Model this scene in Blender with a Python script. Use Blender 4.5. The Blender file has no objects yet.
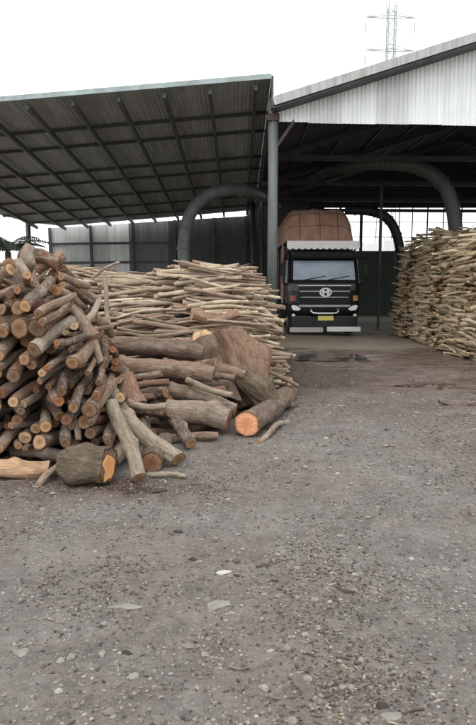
import bpy, math, random
import numpy as np
from mathutils import Vector, Matrix, Euler, noise as mnoise

random.seed(7)
RNG = np.random.default_rng(11)
SC = bpy.context.scene
COL = SC.collection
R = math.radians

# ------------------------------------------------------------------ camera
CAM_H, PITCH, FPX, IW, IH = 1.6, R(7.03), 620.0, 476.0, 725.0
cd = bpy.data.cameras.new('camera')
cd.sensor_fit = 'VERTICAL'
cd.sensor_height = 24.0
cd.lens = 24.0 * FPX / IH
cd.clip_start, cd.clip_end = 0.05, 3000
cam = bpy.data.objects.new('camera', cd)
COL.objects.link(cam)
cam.location = (0, 0, CAM_H)
cam.rotation_euler = (math.pi / 2 - PITCH, 0, 0)
SC.camera = cam

# ------------------------------------------------------------------ sky, sun, exposure
SUN_EL, SUN_AZ = R(58), R(200)
w = bpy.data.worlds.new('World'); SC.world = w; w.use_nodes = True
nt = w.node_tree; nt.nodes.clear()
sky = nt.nodes.new('ShaderNodeTexSky'); sky.sky_type = 'NISHITA'; sky.sun_disc = False
sky.sun_elevation = SUN_EL; sky.sun_rotation = SUN_AZ; sky.dust_density = 4; sky.ozone_density = 1
hs = nt.nodes.new('ShaderNodeHueSaturation'); hs.inputs['Saturation'].default_value = 0.12
mx = nt.nodes.new('ShaderNodeMix'); mx.data_type = 'RGBA'; mx.inputs[0].default_value = 0.86
mx.inputs[7].default_value = (13.2, 13.6, 13.8, 1)          # even overcast cloud layer
bg = nt.nodes.new('ShaderNodeBackground'); bg.inputs['Strength'].default_value = 0.118
wo = nt.nodes.new('ShaderNodeOutputWorld')
nt.links.new(sky.outputs[0], hs.inputs['Color']); nt.links.new(hs.outputs[0], mx.inputs[6])
nt.links.new(mx.outputs[2], bg.inputs['Color']); nt.links.new(bg.outputs[0], wo.inputs[0])

sd = bpy.data.lights.new('sun', 'SUN'); sd.energy = 0.7; sd.angle = R(25); sd.color = (1, .97, .93)
sun = bpy.data.objects.new('sun', sd); COL.objects.link(sun)
sun.rotation_euler = (R(90) - SUN_EL, 0, R(-20))      # high, from behind the camera, a little to the left
SC.view_settings.view_transform = 'Standard'; SC.view_settings.look = 'None'
SC.view_settings.exposure = 0.38; SC.view_settings.gamma = 1.0; SC.view_settings.use_curve_mapping = False

# ------------------------------------------------------------------ pixel <-> world
_f = Vector((0, math.cos(PITCH), -math.sin(PITCH))); _u = Vector((0, math.sin(PITCH), math.cos(PITCH)))
def ray(px, py):
    return _f + Vector(((px - IW / 2) / FPX, 0, 0)) + _u * ((IH / 2 - py) / FPX)
def P(px, py, Y):
    d = ray(px, py); t = Y / d.y
    return Vector((d.x * t, Y, CAM_H + d.z * t))
def G(px, py, z=0.0):
    d = ray(px, py); t = (z - CAM_H) / d.z
    return Vector((d.x * t, d.y * t, z))
def PX(v):
    q = Vector(v) - Vector((0, 0, CAM_H)); z = q.dot(_f)
    return IW / 2 + FPX * q.x / z, IH / 2 - FPX * q.dot(_u) / z, z

# ------------------------------------------------------------------ object helpers
def tag(o, label=None, cat=None, group=None, kind=None):
    if label: o['label'] = label
    if cat: o['category'] = cat
    if group: o['group'] = group
    if kind: o['kind'] = kind
    return o
def thing(name, label, cat, loc=(0, 0, 0), rz=0, group=None):
    o = bpy.data.objects.new(name, None); COL.objects.link(o)
    o.location = loc; o.rotation_euler = (0, 0, rz); o.empty_display_size = .2
    return tag(o, label, cat, group)

def link(name, me, parent=None, loc=None, rot=None):
    o = bpy.data.objects.new(name, me); COL.objects.link(o)
    if parent: o.parent = parent
    if loc is not None: o.location = loc
    if rot is not None:
        if hasattr(rot, 'w'): o.rotation_mode = 'QUATERNION'; o.rotation_quaternion = rot
        else: o.rotation_euler = rot
    return o

class MB:
    def __init__(s): s.v = []; s.f = []; s.m = []
    def add(s, vs, fs, mi=0):
        b = len(s.v); s.v += [tuple(x) for x in vs]
        s.f += [tuple(i + b for i in f) for f in fs]; s.m += [mi] * len(fs); return s
    def box(s, c, d, rot=None, mi=0):
        hx, hy, hz = d[0] / 2, d[1] / 2, d[2] / 2
        vs = [Vector((x, y, z)) for x in (-hx, hx) for y in (-hy, hy) for z in (-hz, hz)]
        if rot is not None: vs = [rot @ q for q in vs]
        c = Vector(c); vs = [q + c for q in vs]
        return s.add(vs, [(0, 1, 3, 2), (4, 6, 7, 5), (0, 4, 5, 1), (2, 3, 7, 6), (0, 2, 6, 4), (1, 5, 7, 3)], mi)
    def bar(s, a, b, w, h, mi=0):
        a, b = Vector(a), Vector(b); d = b - a
        q = d.to_track_quat('X', 'Z')
        return s.box((a + b) / 2, (d.length, w, h), q, mi)
    def tube(s, pts, rad, n=10, mi=0, caps=True):
        pts = [Vector(p) for p in pts]
        if not hasattr(rad, '__len__'): rad = [rad] * len(pts)
        vs = []; ref = None
        for i, p in enumerate(pts):
            t = (pts[min(i + 1, len(pts) - 1)] - pts[max(i - 1, 0)]).normalized()
            if ref is None: ref = t.orthogonal().normalized()
            ref = (ref - t * ref.dot(t)).normalized(); b = t.cross(ref)
            for k in range(n):
                a = 2 * math.pi * k / n
                vs.append(p + (ref * math.cos(a) + b * math.sin(a)) * rad[i])
        fs = []
        for i in range(len(pts) - 1):
            for k in range(n):
                k2 = (k + 1) % n
                fs.append((i * n + k, i * n + k2, (i + 1) * n + k2, (i + 1) * n + k))
        if caps:
            fs.append(tuple(range(n))[::-1]); fs.append(tuple((len(pts) - 1) * n + k for k in range(n)))
        return s.add(vs, fs, mi)
    def prism(s, poly, axis, a, b, mi=0):
        """poly: 2D outline, extruded from a to b along axis."""
        n = len(poly); vs = []
        for e in (a, b):
            for p in poly:
                vs.append({'X': (e, p[0], p[1]), 'Y': (p[0], e, p[1]), 'Z': (p[0], p[1], e)}[axis])
        fs = [tuple(range(n))[::-1], tuple(range(n, 2 * n))]
        fs += [(k, (k + 1) % n, n + (k + 1) % n, n + k) for k in range(n)]
        return s.add(vs, fs, mi)
    def mesh(s, name, mats, smooth=False):
        me = bpy.data.meshes.new(name); me.from_pydata(s.v, [], s.f)
        for m in (mats if isinstance(mats, (list, tuple)) else [mats]): me.materials.append(m)
        if any(s.m): me.polygons.foreach_set('material_index', s.m)
        if smooth: me.polygons.foreach_set('use_smooth', [True] * len(s.f))
        import bmesh
        bm = bmesh.new(); bm.from_mesh(me); bmesh.ops.recalc_face_normals(bm, faces=bm.faces); bm.to_mesh(me); bm.free()
        return me
    def build(s, name, mats, parent=None, smooth=False, bevel=0, loc=None, rot=None):
        o = link(name, s.mesh(name, mats, smooth), parent, loc, rot)
        if bevel:
            bv = o.modifiers.new('bevel', 'BEVEL'); bv.width = bevel; bv.segments = 2; bv.limit_method = 'ANGLE'
        return o

# ------------------------------------------------------------------ materials
class NT:
    def __init__(s, name):
        s.m = bpy.data.materials.new(name); s.m.use_nodes = True
        s.t = s.m.node_tree; s.b = s.t.nodes['Principled BSDF']
    def n(s, kind, **kw):
        o = s.t.nodes.new('ShaderNode' + kind)
        for k, v in kw.items():
            if k.startswith('i_'):
                key = k[2:]; key = int(key) if key.isdigit() else key.replace('_', ' ')
                s.set(o.inputs[key], v)
            else: setattr(o, k, v)
        return o
    def set(s, sock, v):
        if isinstance(v, bpy.types.NodeSocket): s.t.links.new(v, sock)
        elif isinstance(v, bpy.types.Node): s.t.links.new(v.outputs[0], sock)
        else: sock.default_value = v
    def coord(s, which='Object', scale=(1, 1, 1), rot=(0, 0, 0)):
        tc = s.n('TexCoord'); mp = s.n('Mapping'); s.set(mp.inputs[0], tc.outputs[which])
        mp.inputs['Scale'].default_value = scale; mp.inputs['Rotation'].default_value = rot
        return mp.outputs[0]
    def noise(s, vec, scale=5, detail=6, rough=.6, dist=0):
        n = s.n('TexNoise', i_Vector=vec, i_Scale=scale, i_Detail=detail, i_Roughness=rough, i_Distortion=dist)
        return n.outputs['Fac']
    def ramp(s, fac, stops, interp='LINEAR'):
        r = s.n('ValToRGB', i_Fac=fac); e = r.color_ramp.elements; r.color_ramp.interpolation = interp
        while len(e) < len(stops): e.new(0.5)
        for k, (p, c) in enumerate(stops):
            e[k].position = p; c = (c, c, c) if not hasattr(c, '__len__') else c
            e[k].color = (*c[:3], 1)
        return r.outputs[0]
    def mix(s, fac, a, b, mode='MIX'):
        m = s.n('Mix', data_type='RGBA', blend_type=mode)
        for idx, v in ((0, fac), (6, a), (7, b)):
            if isinstance(v, (tuple, list)) and len(v) == 3: v = (*v, 1)
            s.set(m.inputs[idx], v)
        return m.outputs[2]
    def math(s, op, a, b=0.0, c=None):
        m = s.n('Math', operation=op); s.set(m.inputs[0], a); s.set(m.inputs[1], b)
        if c is not None: s.set(m.inputs[2], c)
        return m.outputs[0]
    def bump(s, h, strength=.5, dist=.01):
        b = s.n('Bump', i_Height=h, i_Strength=strength, i_Distance=dist); s.set(s.b.inputs['Normal'], b.outputs[0]); return b
    def done(s, color, rough=.8, metal=0, spec=None):
        if isinstance(color, (tuple, list)) and len(color) == 3: color = (*color, 1)
        s.set(s.b.inputs['Base Color'], color); s.set(s.b.inputs['Roughness'], rough); s.b.inputs['Metallic'].default_value = metal
        if spec is not None: s.set(s.b.inputs['Specular IOR Level'], spec)
        return s.m
    def rnd(s):
        """one random number per piece, whether it is an object of its own or an island of a joined mesh"""
        oi = s.n('ObjectInfo'); g = s.n('NewGeometry')
        return s.math('FRACT', s.math('ADD', oi.outputs['Random'], g.outputs['Random Per Island']))

def paint(name, col, rough=.5, metal=0, var=.25, scale=6, bump=.1, spec=None):
    t = NT(name); v = t.coord()
    n = t.noise(v, scale, 8, .65)
    c = t.mix(t.ramp(n, [(.3, 0), (.7, 1)]), tuple(x * (1 - var) for x in col), tuple(min(1, x * (1 + var)) for x in col))
    t.bump(t.noise(v, scale * 12, 4), bump, .003)
    r = t.ramp(n, [(.3, min(1, rough + .12)), (.7, max(.02, rough - .1))])
    return t.done(c, r, metal, spec)

def bark_mat(name, stops, along=1.0, lichen=.5, bump=1.0):
    t = NT(name); rn = t.rnd()
    v = t.coord('Object', (7 * along, 30, 30))
    tc = t.n('TexCoord'); ad = t.n('VectorMath', operation='ADD')
    t.set(ad.inputs[0], v); t.set(ad.inputs[1], t.n('CombineXYZ', i_X=t.math('MULTIPLY', rn, 57.0), i_Y=t.math('MULTIPLY', rn, 31.0)).outputs[0])
    v = ad.outputs[0]
    base = t.ramp(rn, stops)
    fine = t.noise(v, 1.6, 8, .7, .4)
    col = t.mix(1.0, base, t.ramp(fine, [(.25, .35), (.5, .95), (.75, 1.6)]), 'MULTIPLY')
    v2 = t.coord('Object', (5, 9, 9))
    patch = t.noise(v2, 1.3, 5, .6, .5)
    col = t.mix(t.math('MULTIPLY', t.ramp(patch, [(.52, 0), (.62, 1)]), lichen), col, (.32, .275, .225))
    col = t.mix(t.math('MULTIPLY', t.ramp(patch, [(.3, 1), (.4, 0)]), .6), col, (.055, .04, .032))
    t.bump(t.math('ADD', fine, t.math('MULTIPLY', patch, .5)), bump, .02)
    return t.done(col, .85, spec=.25)

def cut_mat(name, pale, heart, fresh=False):
    t = NT(name); rn = t.rnd()
    at = t.n('Attribute', attribute_name='rad', attribute_type='GEOMETRY')
    v = t.coord('Object', (9, 9, 9)); n = t.noise(v, 2.0, 5, .6)
    rad = t.math('ADD', at.outputs['Fac'], t.math('MULTIPLY', t.math('SUBTRACT', n, .5), .22))
    c = t.ramp(rad, [(.05, heart), (.45, tuple((a + b) / 2 for a, b in zip(heart, pale))), (.7, pale), (.86, tuple(x * .85 for x in pale)), (.97, tuple(x * .35 for x in heart))])
    rings = t.math('SINE', t.math('MULTIPLY', rad, 70.0))
    c = t.mix(t.math('MULTIPLY', t.ramp(rings, [(.3, 0), (1, 1)]), .3), c, tuple(x * .6 for x in heart))
    if not fresh:
        tint = t.ramp(rn, [(0, (.34, .28, .24)), (.22, (1.05, .84, .6)), (.4, (.55, .44, .36)), (.58, (1.0, .58, .36)), (.74, (.45, .38, .33)), (.88, (1.25, 1.12, .9)), (1, (.8, .62, .48))])
        c = t.mix(1.0, c, tint, 'MULTIPLY')
        c = t.mix(t.math('MULTIPLY', t.ramp(t.noise(v, .9, 4), [(.5, 0), (.68, 1)]), .55), c, (.16, .125, .095))
    dv = t.n('Attribute', attribute_name='dir', attribute_type='GEOMETRY')
    nv = t.n('VectorMath', operation='NORMALIZE'); t.set(nv.inputs[0], dv.outputs['Vector'])
    ad = t.n('VectorMath', operation='ADD'); t.set(ad.inputs[0], nv.outputs[0]); t.set(ad.inputs[1], t.n('CombineXYZ', i_Z=t.math('MULTIPLY', rn, 40.0)).outputs[0])
    cr = t.math('ABSOLUTE', t.math('SUBTRACT', t.noise(ad.outputs[0], 3.2, 3, .7), .5))
    crack = t.math('MULTIPLY', t.math('LESS_THAN', t.math('ADD', cr, t.math('MULTIPLY', at.outputs['Fac'], .010)), .018), t.math('LESS_THAN', at.outputs['Fac'], .93))
    c = t.mix(t.math('MULTIPLY', crack, .35 if fresh else .75), c, (.06, .04, .03))
    t.bump(t.math('SUBTRACT', t.noise(v, 8, 5), crack), .5, .006)
    return t.done(c, .8, spec=.2)

def stick_mat(name, stops, dark=.5):
    t = NT(name); rn = t.rnd()
    v = t.coord('Object', (6, 45, 45)); n = t.noise(v, 1.5, 7, .7, .3)
    c = t.ramp(rn, stops, 'LINEAR')
    c = t.mix(1.0, c, t.ramp(n, [(.25, .5), (.5, 1.0), (.75, 1.3)]), 'MULTIPLY')
    v2 = t.coord('Object', (4, 8, 8)); p = t.noise(v2, 1.4, 4, .6, .6)
    c = t.mix(t.math('MULTIPLY', t.ramp(p, [(.5, 0), (.58, 1)]), dark), c, (.13, .095, .065))
    t.bump(n, .7, .012)
    return t.done(c, .8, spec=.25)

MAT = {}
MAT['bark'] = bark_mat('bark', [(0, (.10, .07, .055)), (.16, (.25, .165, .115)), (.3, (.13, .09, .066)), (.46, (.37, .28, .205)), (.6, (.24, .11, .07)), (.74, (.085, .06, .046)), (.88, (.29, .18, .12)), (1, (.40, .33, .25))], lichen=.7)
MAT['bark_pale'] = bark_mat('bark_pale', [(0, (.31, .24, .18)), (.5, (.26, .2, .15)), (1, (.34, .28, .21))], lichen=.8)
MAT['bark_dark'] = bark_mat('bark_dark', [(0, (.135, .09, .067)), (1, (.17, .12, .09))], lichen=.35)
MAT['bark_red'] = bark_mat('bark_red', [(0, (.24, .135, .09)), (1, (.28, .17, .115))], lichen=.25)
MAT['slab'] = bark_mat('slab_bark', [(0, (.22, .13, .088)), (1, (.25, .155, .105))], lichen=.12, bump=1.3)
MAT['moss'] = bark_mat('mossy_bark', [(0, (.115, .088, .06)), (1, (.14, .105, .072))], lichen=.25)
MAT['bare'] = stick_mat('bare_wood', [(0, (.44, .27, .16)), (1, (.50, .33, .2))], .35)
MAT['cut'] = cut_mat('sawn_end', (.47, .35, .25), (.29, .185, .12))
MAT['fresh'] = cut_mat('fresh_sawn_end', (.78, .40, .235), (.66, .26, .12), True)
MAT['dark_cut'] = cut_mat('weathered_dark_end', (.15, .10, .07), (.11, .07, .05))
MAT['orange'] = cut_mat('split_orange_wood', (.62, .31, .13), (.50, .22, .08), True)
MAT['stick'] = stick_mat('firewood', [(0, (.48, .38, .265)), (.14, (.26, .185, .135)), (.28, (.54, .44, .31)), (.42, (.34, .25, .18)), (.56, (.18, .13, .098)), (.7, (.45, .35, .24)), (.8, (.30, .19, .135)), (.9, (.33, .27, .215)), (1, (.58, .48, .36))], .5)
MAT['stick_bright'] = stick_mat('weathered_firewood_brightened', [(0, (.68, .57, .39)), (.16, (.42, .32, .22)), (.3, (.70, .59, .40)), (.45, (.54, .43, .28)), (.6, (.27, .2, .135)), (.75, (.62, .53, .34)), (.88, (.44, .31, .21)), (1, (.72, .61, .44))], .2)  # tones brightened in place of open-sky light on the right stack

def metal_sheet(name, col, streak, rust=0.0, rough=.5, sc=(3, 3, .25), metal=.0):
    t = NT(name)
    v = t.coord('Object', sc); rn = t.rnd()
    ad = t.n('VectorMath', operation='ADD'); t.set(ad.inputs[0], v); t.set(ad.inputs[1], t.n('CombineXYZ', i_X=t.math('MULTIPLY', rn, 19.0)).outputs[0])
    n = t.noise(ad.outputs[0], 2.2, 8, .7)
    c = t.mix(t.ramp(n, [(.42, 0), (.66, 1)]), col, streak)
    c = t.mix(1.0, c, t.ramp(rn, [(0, .82), (1, 1.1)]), 'MULTIPLY')
    if rust:
        n2 = t.noise(t.coord('Object', (1, 1, .5)), 3, 8, .7)
        c = t.mix(t.math('MULTIPLY', t.ramp(n2, [(.5, 0), (.68, 1)]), rust), c, (.16, .075, .04))
    return t.done(c, rough, metal)
MAT['gable'] = metal_sheet('gable_sheet', (.76, .785, .775), (.66, .685, .675), .04)
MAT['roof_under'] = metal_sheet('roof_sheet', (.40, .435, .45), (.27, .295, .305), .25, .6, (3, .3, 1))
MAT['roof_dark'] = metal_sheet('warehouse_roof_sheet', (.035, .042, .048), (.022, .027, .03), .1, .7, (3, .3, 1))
MAT['roof_top'] = metal_sheet('weathered_roof_edge', (.42, .43, .42), (.25, .26, .25), .2)
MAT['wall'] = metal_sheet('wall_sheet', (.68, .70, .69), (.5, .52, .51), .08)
MAT['wall_mid'] = metal_sheet('mid_grey_wall_sheet', (.2, .215, .21), (.12, .13, .13), .2)
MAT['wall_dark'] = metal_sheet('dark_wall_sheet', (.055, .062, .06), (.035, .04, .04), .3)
MAT['wall_green'] = metal_sheet('green_wall_sheet', (.045, .075, .052), (.03, .045, .035), .25)
MAT['steel'] = metal_sheet('green_grey_steel', (.135, .158, .155), (.095, .11, .108), .4, .55, (4, 4, .8))
MAT['steel_dark'] = paint('dark_steel', (.05, .055, .057), .55, 0, .3, 5)
MAT['steel_mid'] = paint('grey_steel', (.085, .095, .1), .55, 0, .3, 5)
MAT['duct'] = metal_sheet('duct_steel', (.118, .136, .134), (.078, .09, .09), .3, .55, (2, 2, 1))
MAT['duct_dark'] = paint('sooty_duct_steel', (.04, .046, .05), .5, 0, .35, 2)  # darker steel for the arch at the back
MAT['fascia'] = paint('fascia_sheet', (.30, .36, .35), .5, 0, .25, 3)
MAT['rusty'] = paint('rusty_bracket', (.06, .042, .04), .8, 0, .4, 12)
MAT['galv'] = paint('galvanised_steel', (.36, .39, .40), .5, 0, .1, 3)
MAT['insul'] = paint('insulator_glass', (.40, .43, .43), .4, 0, .1, 3)
MAT['wire'] = paint('wire', (.1, .1, .1), .6, 0, .1)

# ------------------------------------------------------------------ ground
def hgt(x, y):
    n = mnoise.noise
    h = .030 * n(Vector((x * .35, y * .35, 1.3))) + .016 * n(Vector((x * 1.3, y * 1.3, 7.1)))
    if y < 14: h += .010 * n(Vector((x * 4.3, y * 4.3, 2.2))) + .007 * n(Vector((x * 10, y * 10, 4.2)))
    if y < 11: h += .007 * n(Vector((x * 19, y * 19, 9.2))) + .0045 * max(0, n(Vector((x * 33, y * 33, 1.2))) - .05) * 3 * max(0, .6 + n(Vector((x * 1.5, y * 1.5, 3))))
    # shallow wheel ruts running towards the shed
    xc = x - .55 - .10 * y
    for rx in (-.85, .85): h -= .022 * math.exp(-((xc - rx + .15 * math.sin(y * .5)) / .16) ** 2) * (.5 + .8 * n(Vector((x, y * .7, 11))))
    return h
def graded(a, lo, hi, b, step, grow):
    out = list(np.arange(lo, hi, step)); s = step; x = lo
    left = []
    while x > a: s *= grow; x -= s; left.append(x)
    s = step; x = out[-1]; right = []
    while x < b: s *= grow; x += s; right.append(x)
    return left[::-1] + out + right
gx = graded(-900, -2.2, 2.6, 900, .017, 1.07)
gy = graded(-900, 1.5, 6.2, 1800, .017, 1.035)
vs = [(x, y, hgt(x, y) if abs(x) < 40 and -10 < y < 60 else 0.0) for y in gy for x in gx]
nx_ = len(gx)
fs = [(j * nx_ + i, j * nx_ + i + 1, (j + 1) * nx_ + i + 1, (j + 1) * nx_ + i) for j in range(len(gy) - 1) for i in range(nx_ - 1)]
def ground_mat():
    t = NT('yard_dirt'); v = t.coord('Object')
    big = t.noise(v, .55, 6, .6, .3); huge = t.noise(t.coord('Object', (.8, 1.25, 1)), .9, 5, .55, .6); mid = t.noise(v, 3.2, 8, .65); fine = t.noise(v, 38, 6, .7); grit = t.noise(v, 120, 4, .7)
    c = t.mix(t.ramp(mid, [(.3, 0), (.7, 1)]), (.146, .124, .110), (.248, .218, .200))
    c = t.mix(t.math('MULTIPLY', t.ramp(big, [(.45, 0), (.62, 1)]), .75), c, (.192, .153, .126))
    clod = t.noise(v, 13, 5, .65, .5)
    c = t.mix(1.0, c, t.ramp(clod, [(.3, .68), (.5, 1.0), (.7, 1.22)]), 'MULTIPLY')
    c = t.mix(1.0, c, t.ramp(fine, [(.25, .62), (.5, 1.0), (.78, 1.3)]), 'MULTIPLY')
    c = t.mix(1.0, c, t.ramp(grit, [(.25, .78), (.5, 1.0), (.75, 1.22)]), 'MULTIPLY')
    sx = t.n('SeparateXYZ', i_Vector=v)
    # compacted damp mud in soft patches, smoother and darker than the loose grit
    soft = t.ramp(huge, [(.50, 0), (.60, 1)])
    c = t.mix(t.math('MULTIPLY', soft, .55), c, t.mix(t.ramp(mid, [(.35, 0), (.65, 1)]), (.135, .115, .104), (.195, .171, .156)))
    far = t.math('ADD', sx.outputs['Y'], t.math('MULTIPLY', t.math('SUBTRACT', big, .5), 9.0))
    mud = t.n('MapRange', i_0=far, i_1=6.0, i_2=10.8).outputs[0]
    inside = t.n('MapRange', i_0=far, i_1=15.2, i_2=16.4).outputs[0]
    c = t.mix(t.math('MULTIPLY', mud, .85), c, t.mix(t.ramp(mid, [(.35, 0), (.65, 1)]), (.085, .052, .039), (.17, .113, .086)))
    c = t.mix(inside, c, (.27, .22, .165))
    puddle = t.ramp(t.noise(t.coord('Object', (.55, 1.7, 1)), .8, 4, .55, .4), [(.43, 0), (.51, 1)])
    wet = t.math('MULTIPLY', puddle, t.math('MULTIPLY', mud, t.math('SUBTRACT', 1.0, inside)))
    # a damp, reddish patch where sap and sawdust run off the near pile
    dx = t.math('SUBTRACT', sx.outputs['X'], -1.0); dy = t.math('SUBTRACT', sx.outputs['Y'], 4.85)
    dd = t.math('SQRT', t.math('ADD', t.math('MULTIPLY', dx, t.math('MULTIPLY', dx, .3)), t.math('MULTIPLY', dy, t.math('MULTIPLY', dy, 2.6))))
    damp = t.n('MapRange', i_0=t.math('ADD', dd, t.math('MULTIPLY', mid, .7)), i_1=1.0, i_2=.5).outputs[0]
    c = t.mix(t.math('MULTIPLY', damp, .8), c, (.085, .048, .035))
    c = t.mix(t.math('MULTIPLY', wet, .55), c, (.07, .05, .04))
    r0 = t.math('SUBTRACT', t.ramp(mid, [(.3, .55), (.7, .85)]), t.math('MULTIPLY', soft, .15))
    rr = t.math('SUBTRACT', r0, t.math('MULTIPLY', t.math('MAXIMUM', wet, t.math('MULTIPLY', damp, .6)), .56))
    h = t.math('ADD', t.math('MULTIPLY', fine, .8), t.math('ADD', t.math('MULTIPLY', grit, .35), t.math('MULTIPLY', clod, 1.3)))
    h = t.math('MULTIPLY', h, t.math('SUBTRACT', 1.0, t.math('MULTIPLY', t.math('MAXIMUM', wet, t.math('MULTIPLY', soft, .5)), .9)))
    t.bump(h, 1.0, .03)
    return t.done(c, rr, 0, .5)
MAT['ground'] = ground_mat()
me = bpy.data.meshes.new('ground'); me.from_pydata(vs, [], fs); me.materials.append(MAT['ground'])
me.polygons.foreach_set('use_smooth', [True] * len(fs))
tag(link('ground', me), kind='structure')

# ------------------------------------------------------------------ sheds
def ribbed(u0, u1, pts, nrm, ribs=8, depth=.03):
    """a ribbed metal sheet: u runs across, pts(u) gives the two ends of the rib line at u; real trapezoid ribs"""
    mb = MB(); prof = []; W = (u1 - u0); n = ribs
    for k in range(n):
        a = u0 + W * k / n; p = W / n
        prof += [(a, 0), (a + p * .45, 0), (a + p * .6, depth), (a + p * .85, depth)]
    prof.append((u1, 0))
    vs = []
    for u, h in prof:
        for q in pts(u): vs.append(Vector(q) + nrm * h)
    mb.add(vs, [(2 * i, 2 * i + 1, 2 * i + 3, 2 * i + 2) for i in range(len(prof) - 1)])
    return mb
YF = 15.0
A_, B_ = P(271, 79, YF), P(0, 102, YF)
ra = (A_.z - B_.z) / (A_.x - B_.x); rb = .084
def zroof(x, y): return A_.z + ra * (x - A_.x) - rb * (y - YF)
# back of the roof: where the row of pixels 211 meets the roof plane
lo_, hi_ = 20.0, 45.0
for _ in range(50):
    YB = (lo_ + hi_) / 2; q = P(243, 211, YB)
    if zroof(q.x, YB) > q.z: lo_ = YB
    else: hi_ = YB
bl = P(48, 223, YB)
shed = thing('open_shed', 'open-fronted shed with a dark sloping metal roof left of the truck', 'shed', (0, YF, 0))
def S(mb, name, mat, parent, **k):
    o = mb.build(name, mat, parent, **k)
    if parent is not None: o.matrix_parent_inverse = Matrix.Translation(-parent.location)
    return o
XR = A_.x
for k in range(15):
    u1 = XR - k * 1.0; u0 = u1 - 1.0 - .02
    ye = [min(YB + .05, YB + (u - bl.x) / .303 + .05) for u in (u0, u1)]
    if ye[0] < YF + .5: break
    jy = random.uniform(-.03, .03)
    mid = lambda u: ye[0] + (ye[1] - ye[0]) * (u - u0) / (u1 - u0)
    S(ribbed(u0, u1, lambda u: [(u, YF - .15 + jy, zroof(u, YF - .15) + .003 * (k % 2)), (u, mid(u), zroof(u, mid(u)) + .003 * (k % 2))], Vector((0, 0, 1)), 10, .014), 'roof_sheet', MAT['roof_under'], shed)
k = 0
x = XR - .35
while x > -13.5:
    yb = min(YB, YB + (x - bl.x) / .303)
    if yb > YF + 1:
        S(MB().bar((x, YF, zroof(x, YF) - .15), (x, yb, zroof(x, yb) - .15), .08, .13), 'rafter', MAT['steel_mid'], shed)
    x -= 1.06
for y in (17.0, 18.4, 20.9, 22.3, 24.4, 26.4, 28.2):
    xl = max(-13.6, bl.x - (YB - y) * .303 + .05)
    S(MB().bar((xl, y, zroof(xl, y) - .045), (XR, y, zroof(XR, y) - .045), .07, .07), 'purlin', MAT['steel_dark'], shed)
S(MB().bar((-13.8, YF - .19, zroof(-13.8, YF) + .0), (XR, YF - .19, zroof(XR, YF)), .05, .11), 'fascia', MAT['fascia'], shed)
S(MB().bar((XR + .03, YF - .16, zroof(XR, YF) - .32), (XR + .03, YB, zroof(XR, YB) - .32), .05, .72), 'side_fascia', MAT['steel_dark'], shed)
# posts
pf = P(272, 300, YF + .12)
S(MB().tube([(pf.x, pf.y, -.05), (pf.x, pf.y, 5.95)], .118, 20), 'post', MAT['steel'], shed, smooth=True)
for (dx, dz) in ((.5, .7),):
    S(MB().bar((pf.x, pf.y, 4.75), (pf.x + dx, pf.y, 4.75 + dz), .05, .07), 'brace', MAT['rusty'], shed)
S(MB().box((pf.x, pf.y, 5.5), (.28, .28, .16)), 'bracket_plate', MAT['rusty'], shed, bevel=.01)
pl = P(28, 222, 28.2)
S(MB().tube([(pl.x, pl.y, -.05), (pl.x, pl.y, zroof(pl.x, pl.y) - .05)], .11, 14), 'post', MAT['steel_dark'], shed, smooth=True)
for px in (253, 262):
    q = P(px, 250, 27.5)
    S(MB().tube([(q.x, q.y, -.05), (q.x, q.y, zroof(q.x, q.y) - .1)], .1, 14), 'post', MAT['steel_dark'], shed, smooth=True)
q = P(246, 240, 27.5); q2 = P(262, 222, 27.5)
S(MB().bar(q, q2, .05, .06), 'brace', MAT['steel_dark'], shed)
# back wall of ribbed sheets with posts and girts in front
YW = YB + .45
wl, wr = P(49, 228, YW), P(247, 216, YW)
nsh = 10; wtop = lambda x: wl.z + (wr.z - wl.z) * (x - wl.x) / (wr.x - wl.x)
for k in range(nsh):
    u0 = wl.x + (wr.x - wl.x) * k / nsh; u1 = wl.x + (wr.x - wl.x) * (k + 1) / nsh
    S(ribbed(u0, u1 + .03, lambda u: [(u, YW + .008 * (k % 2), -.05), (u, YW + .008 * (k % 2), wtop(u))], Vector((0, -1, 0)), 12, .012), 'wall_sheet', MAT['wall'] if k < 4 else MAT['wall_mid'] if k < 6 else MAT['wall_dark'], shed)  # sheets step from pale through mid grey to dark, left to right
for px in (50, 91, 133, 175, 214, 246):
    q = P(px, 240, YW - .12)
    S(MB().box((q.x, q.y, wtop(q.x) / 2), (.11, .12, wtop(q.x))), 'wall_post', MAT['steel_dark'], shed)
for py in (243, 262):
    a, b = P(49, py + 1, YW - .07), P(247, py - 1, YW - .07)
    S(MB().bar(a, b, .05, .11), 'girt', MAT['steel_dark'], shed)
# sheets closing the back between the two buildings, up to the roof
for k in range(3):
    u0 = wr.x + .01 + k * .95
    S(ribbed(u0, u0 + .99, lambda u: [(u, YW + .008 * (k % 2) + .004, -.05), (u, YW + .008 * (k % 2) + .004, 5.65)], Vector((0, -1, 0)), 9, .03), 'wall_sheet', MAT['wall_dark'], shed)

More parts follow.
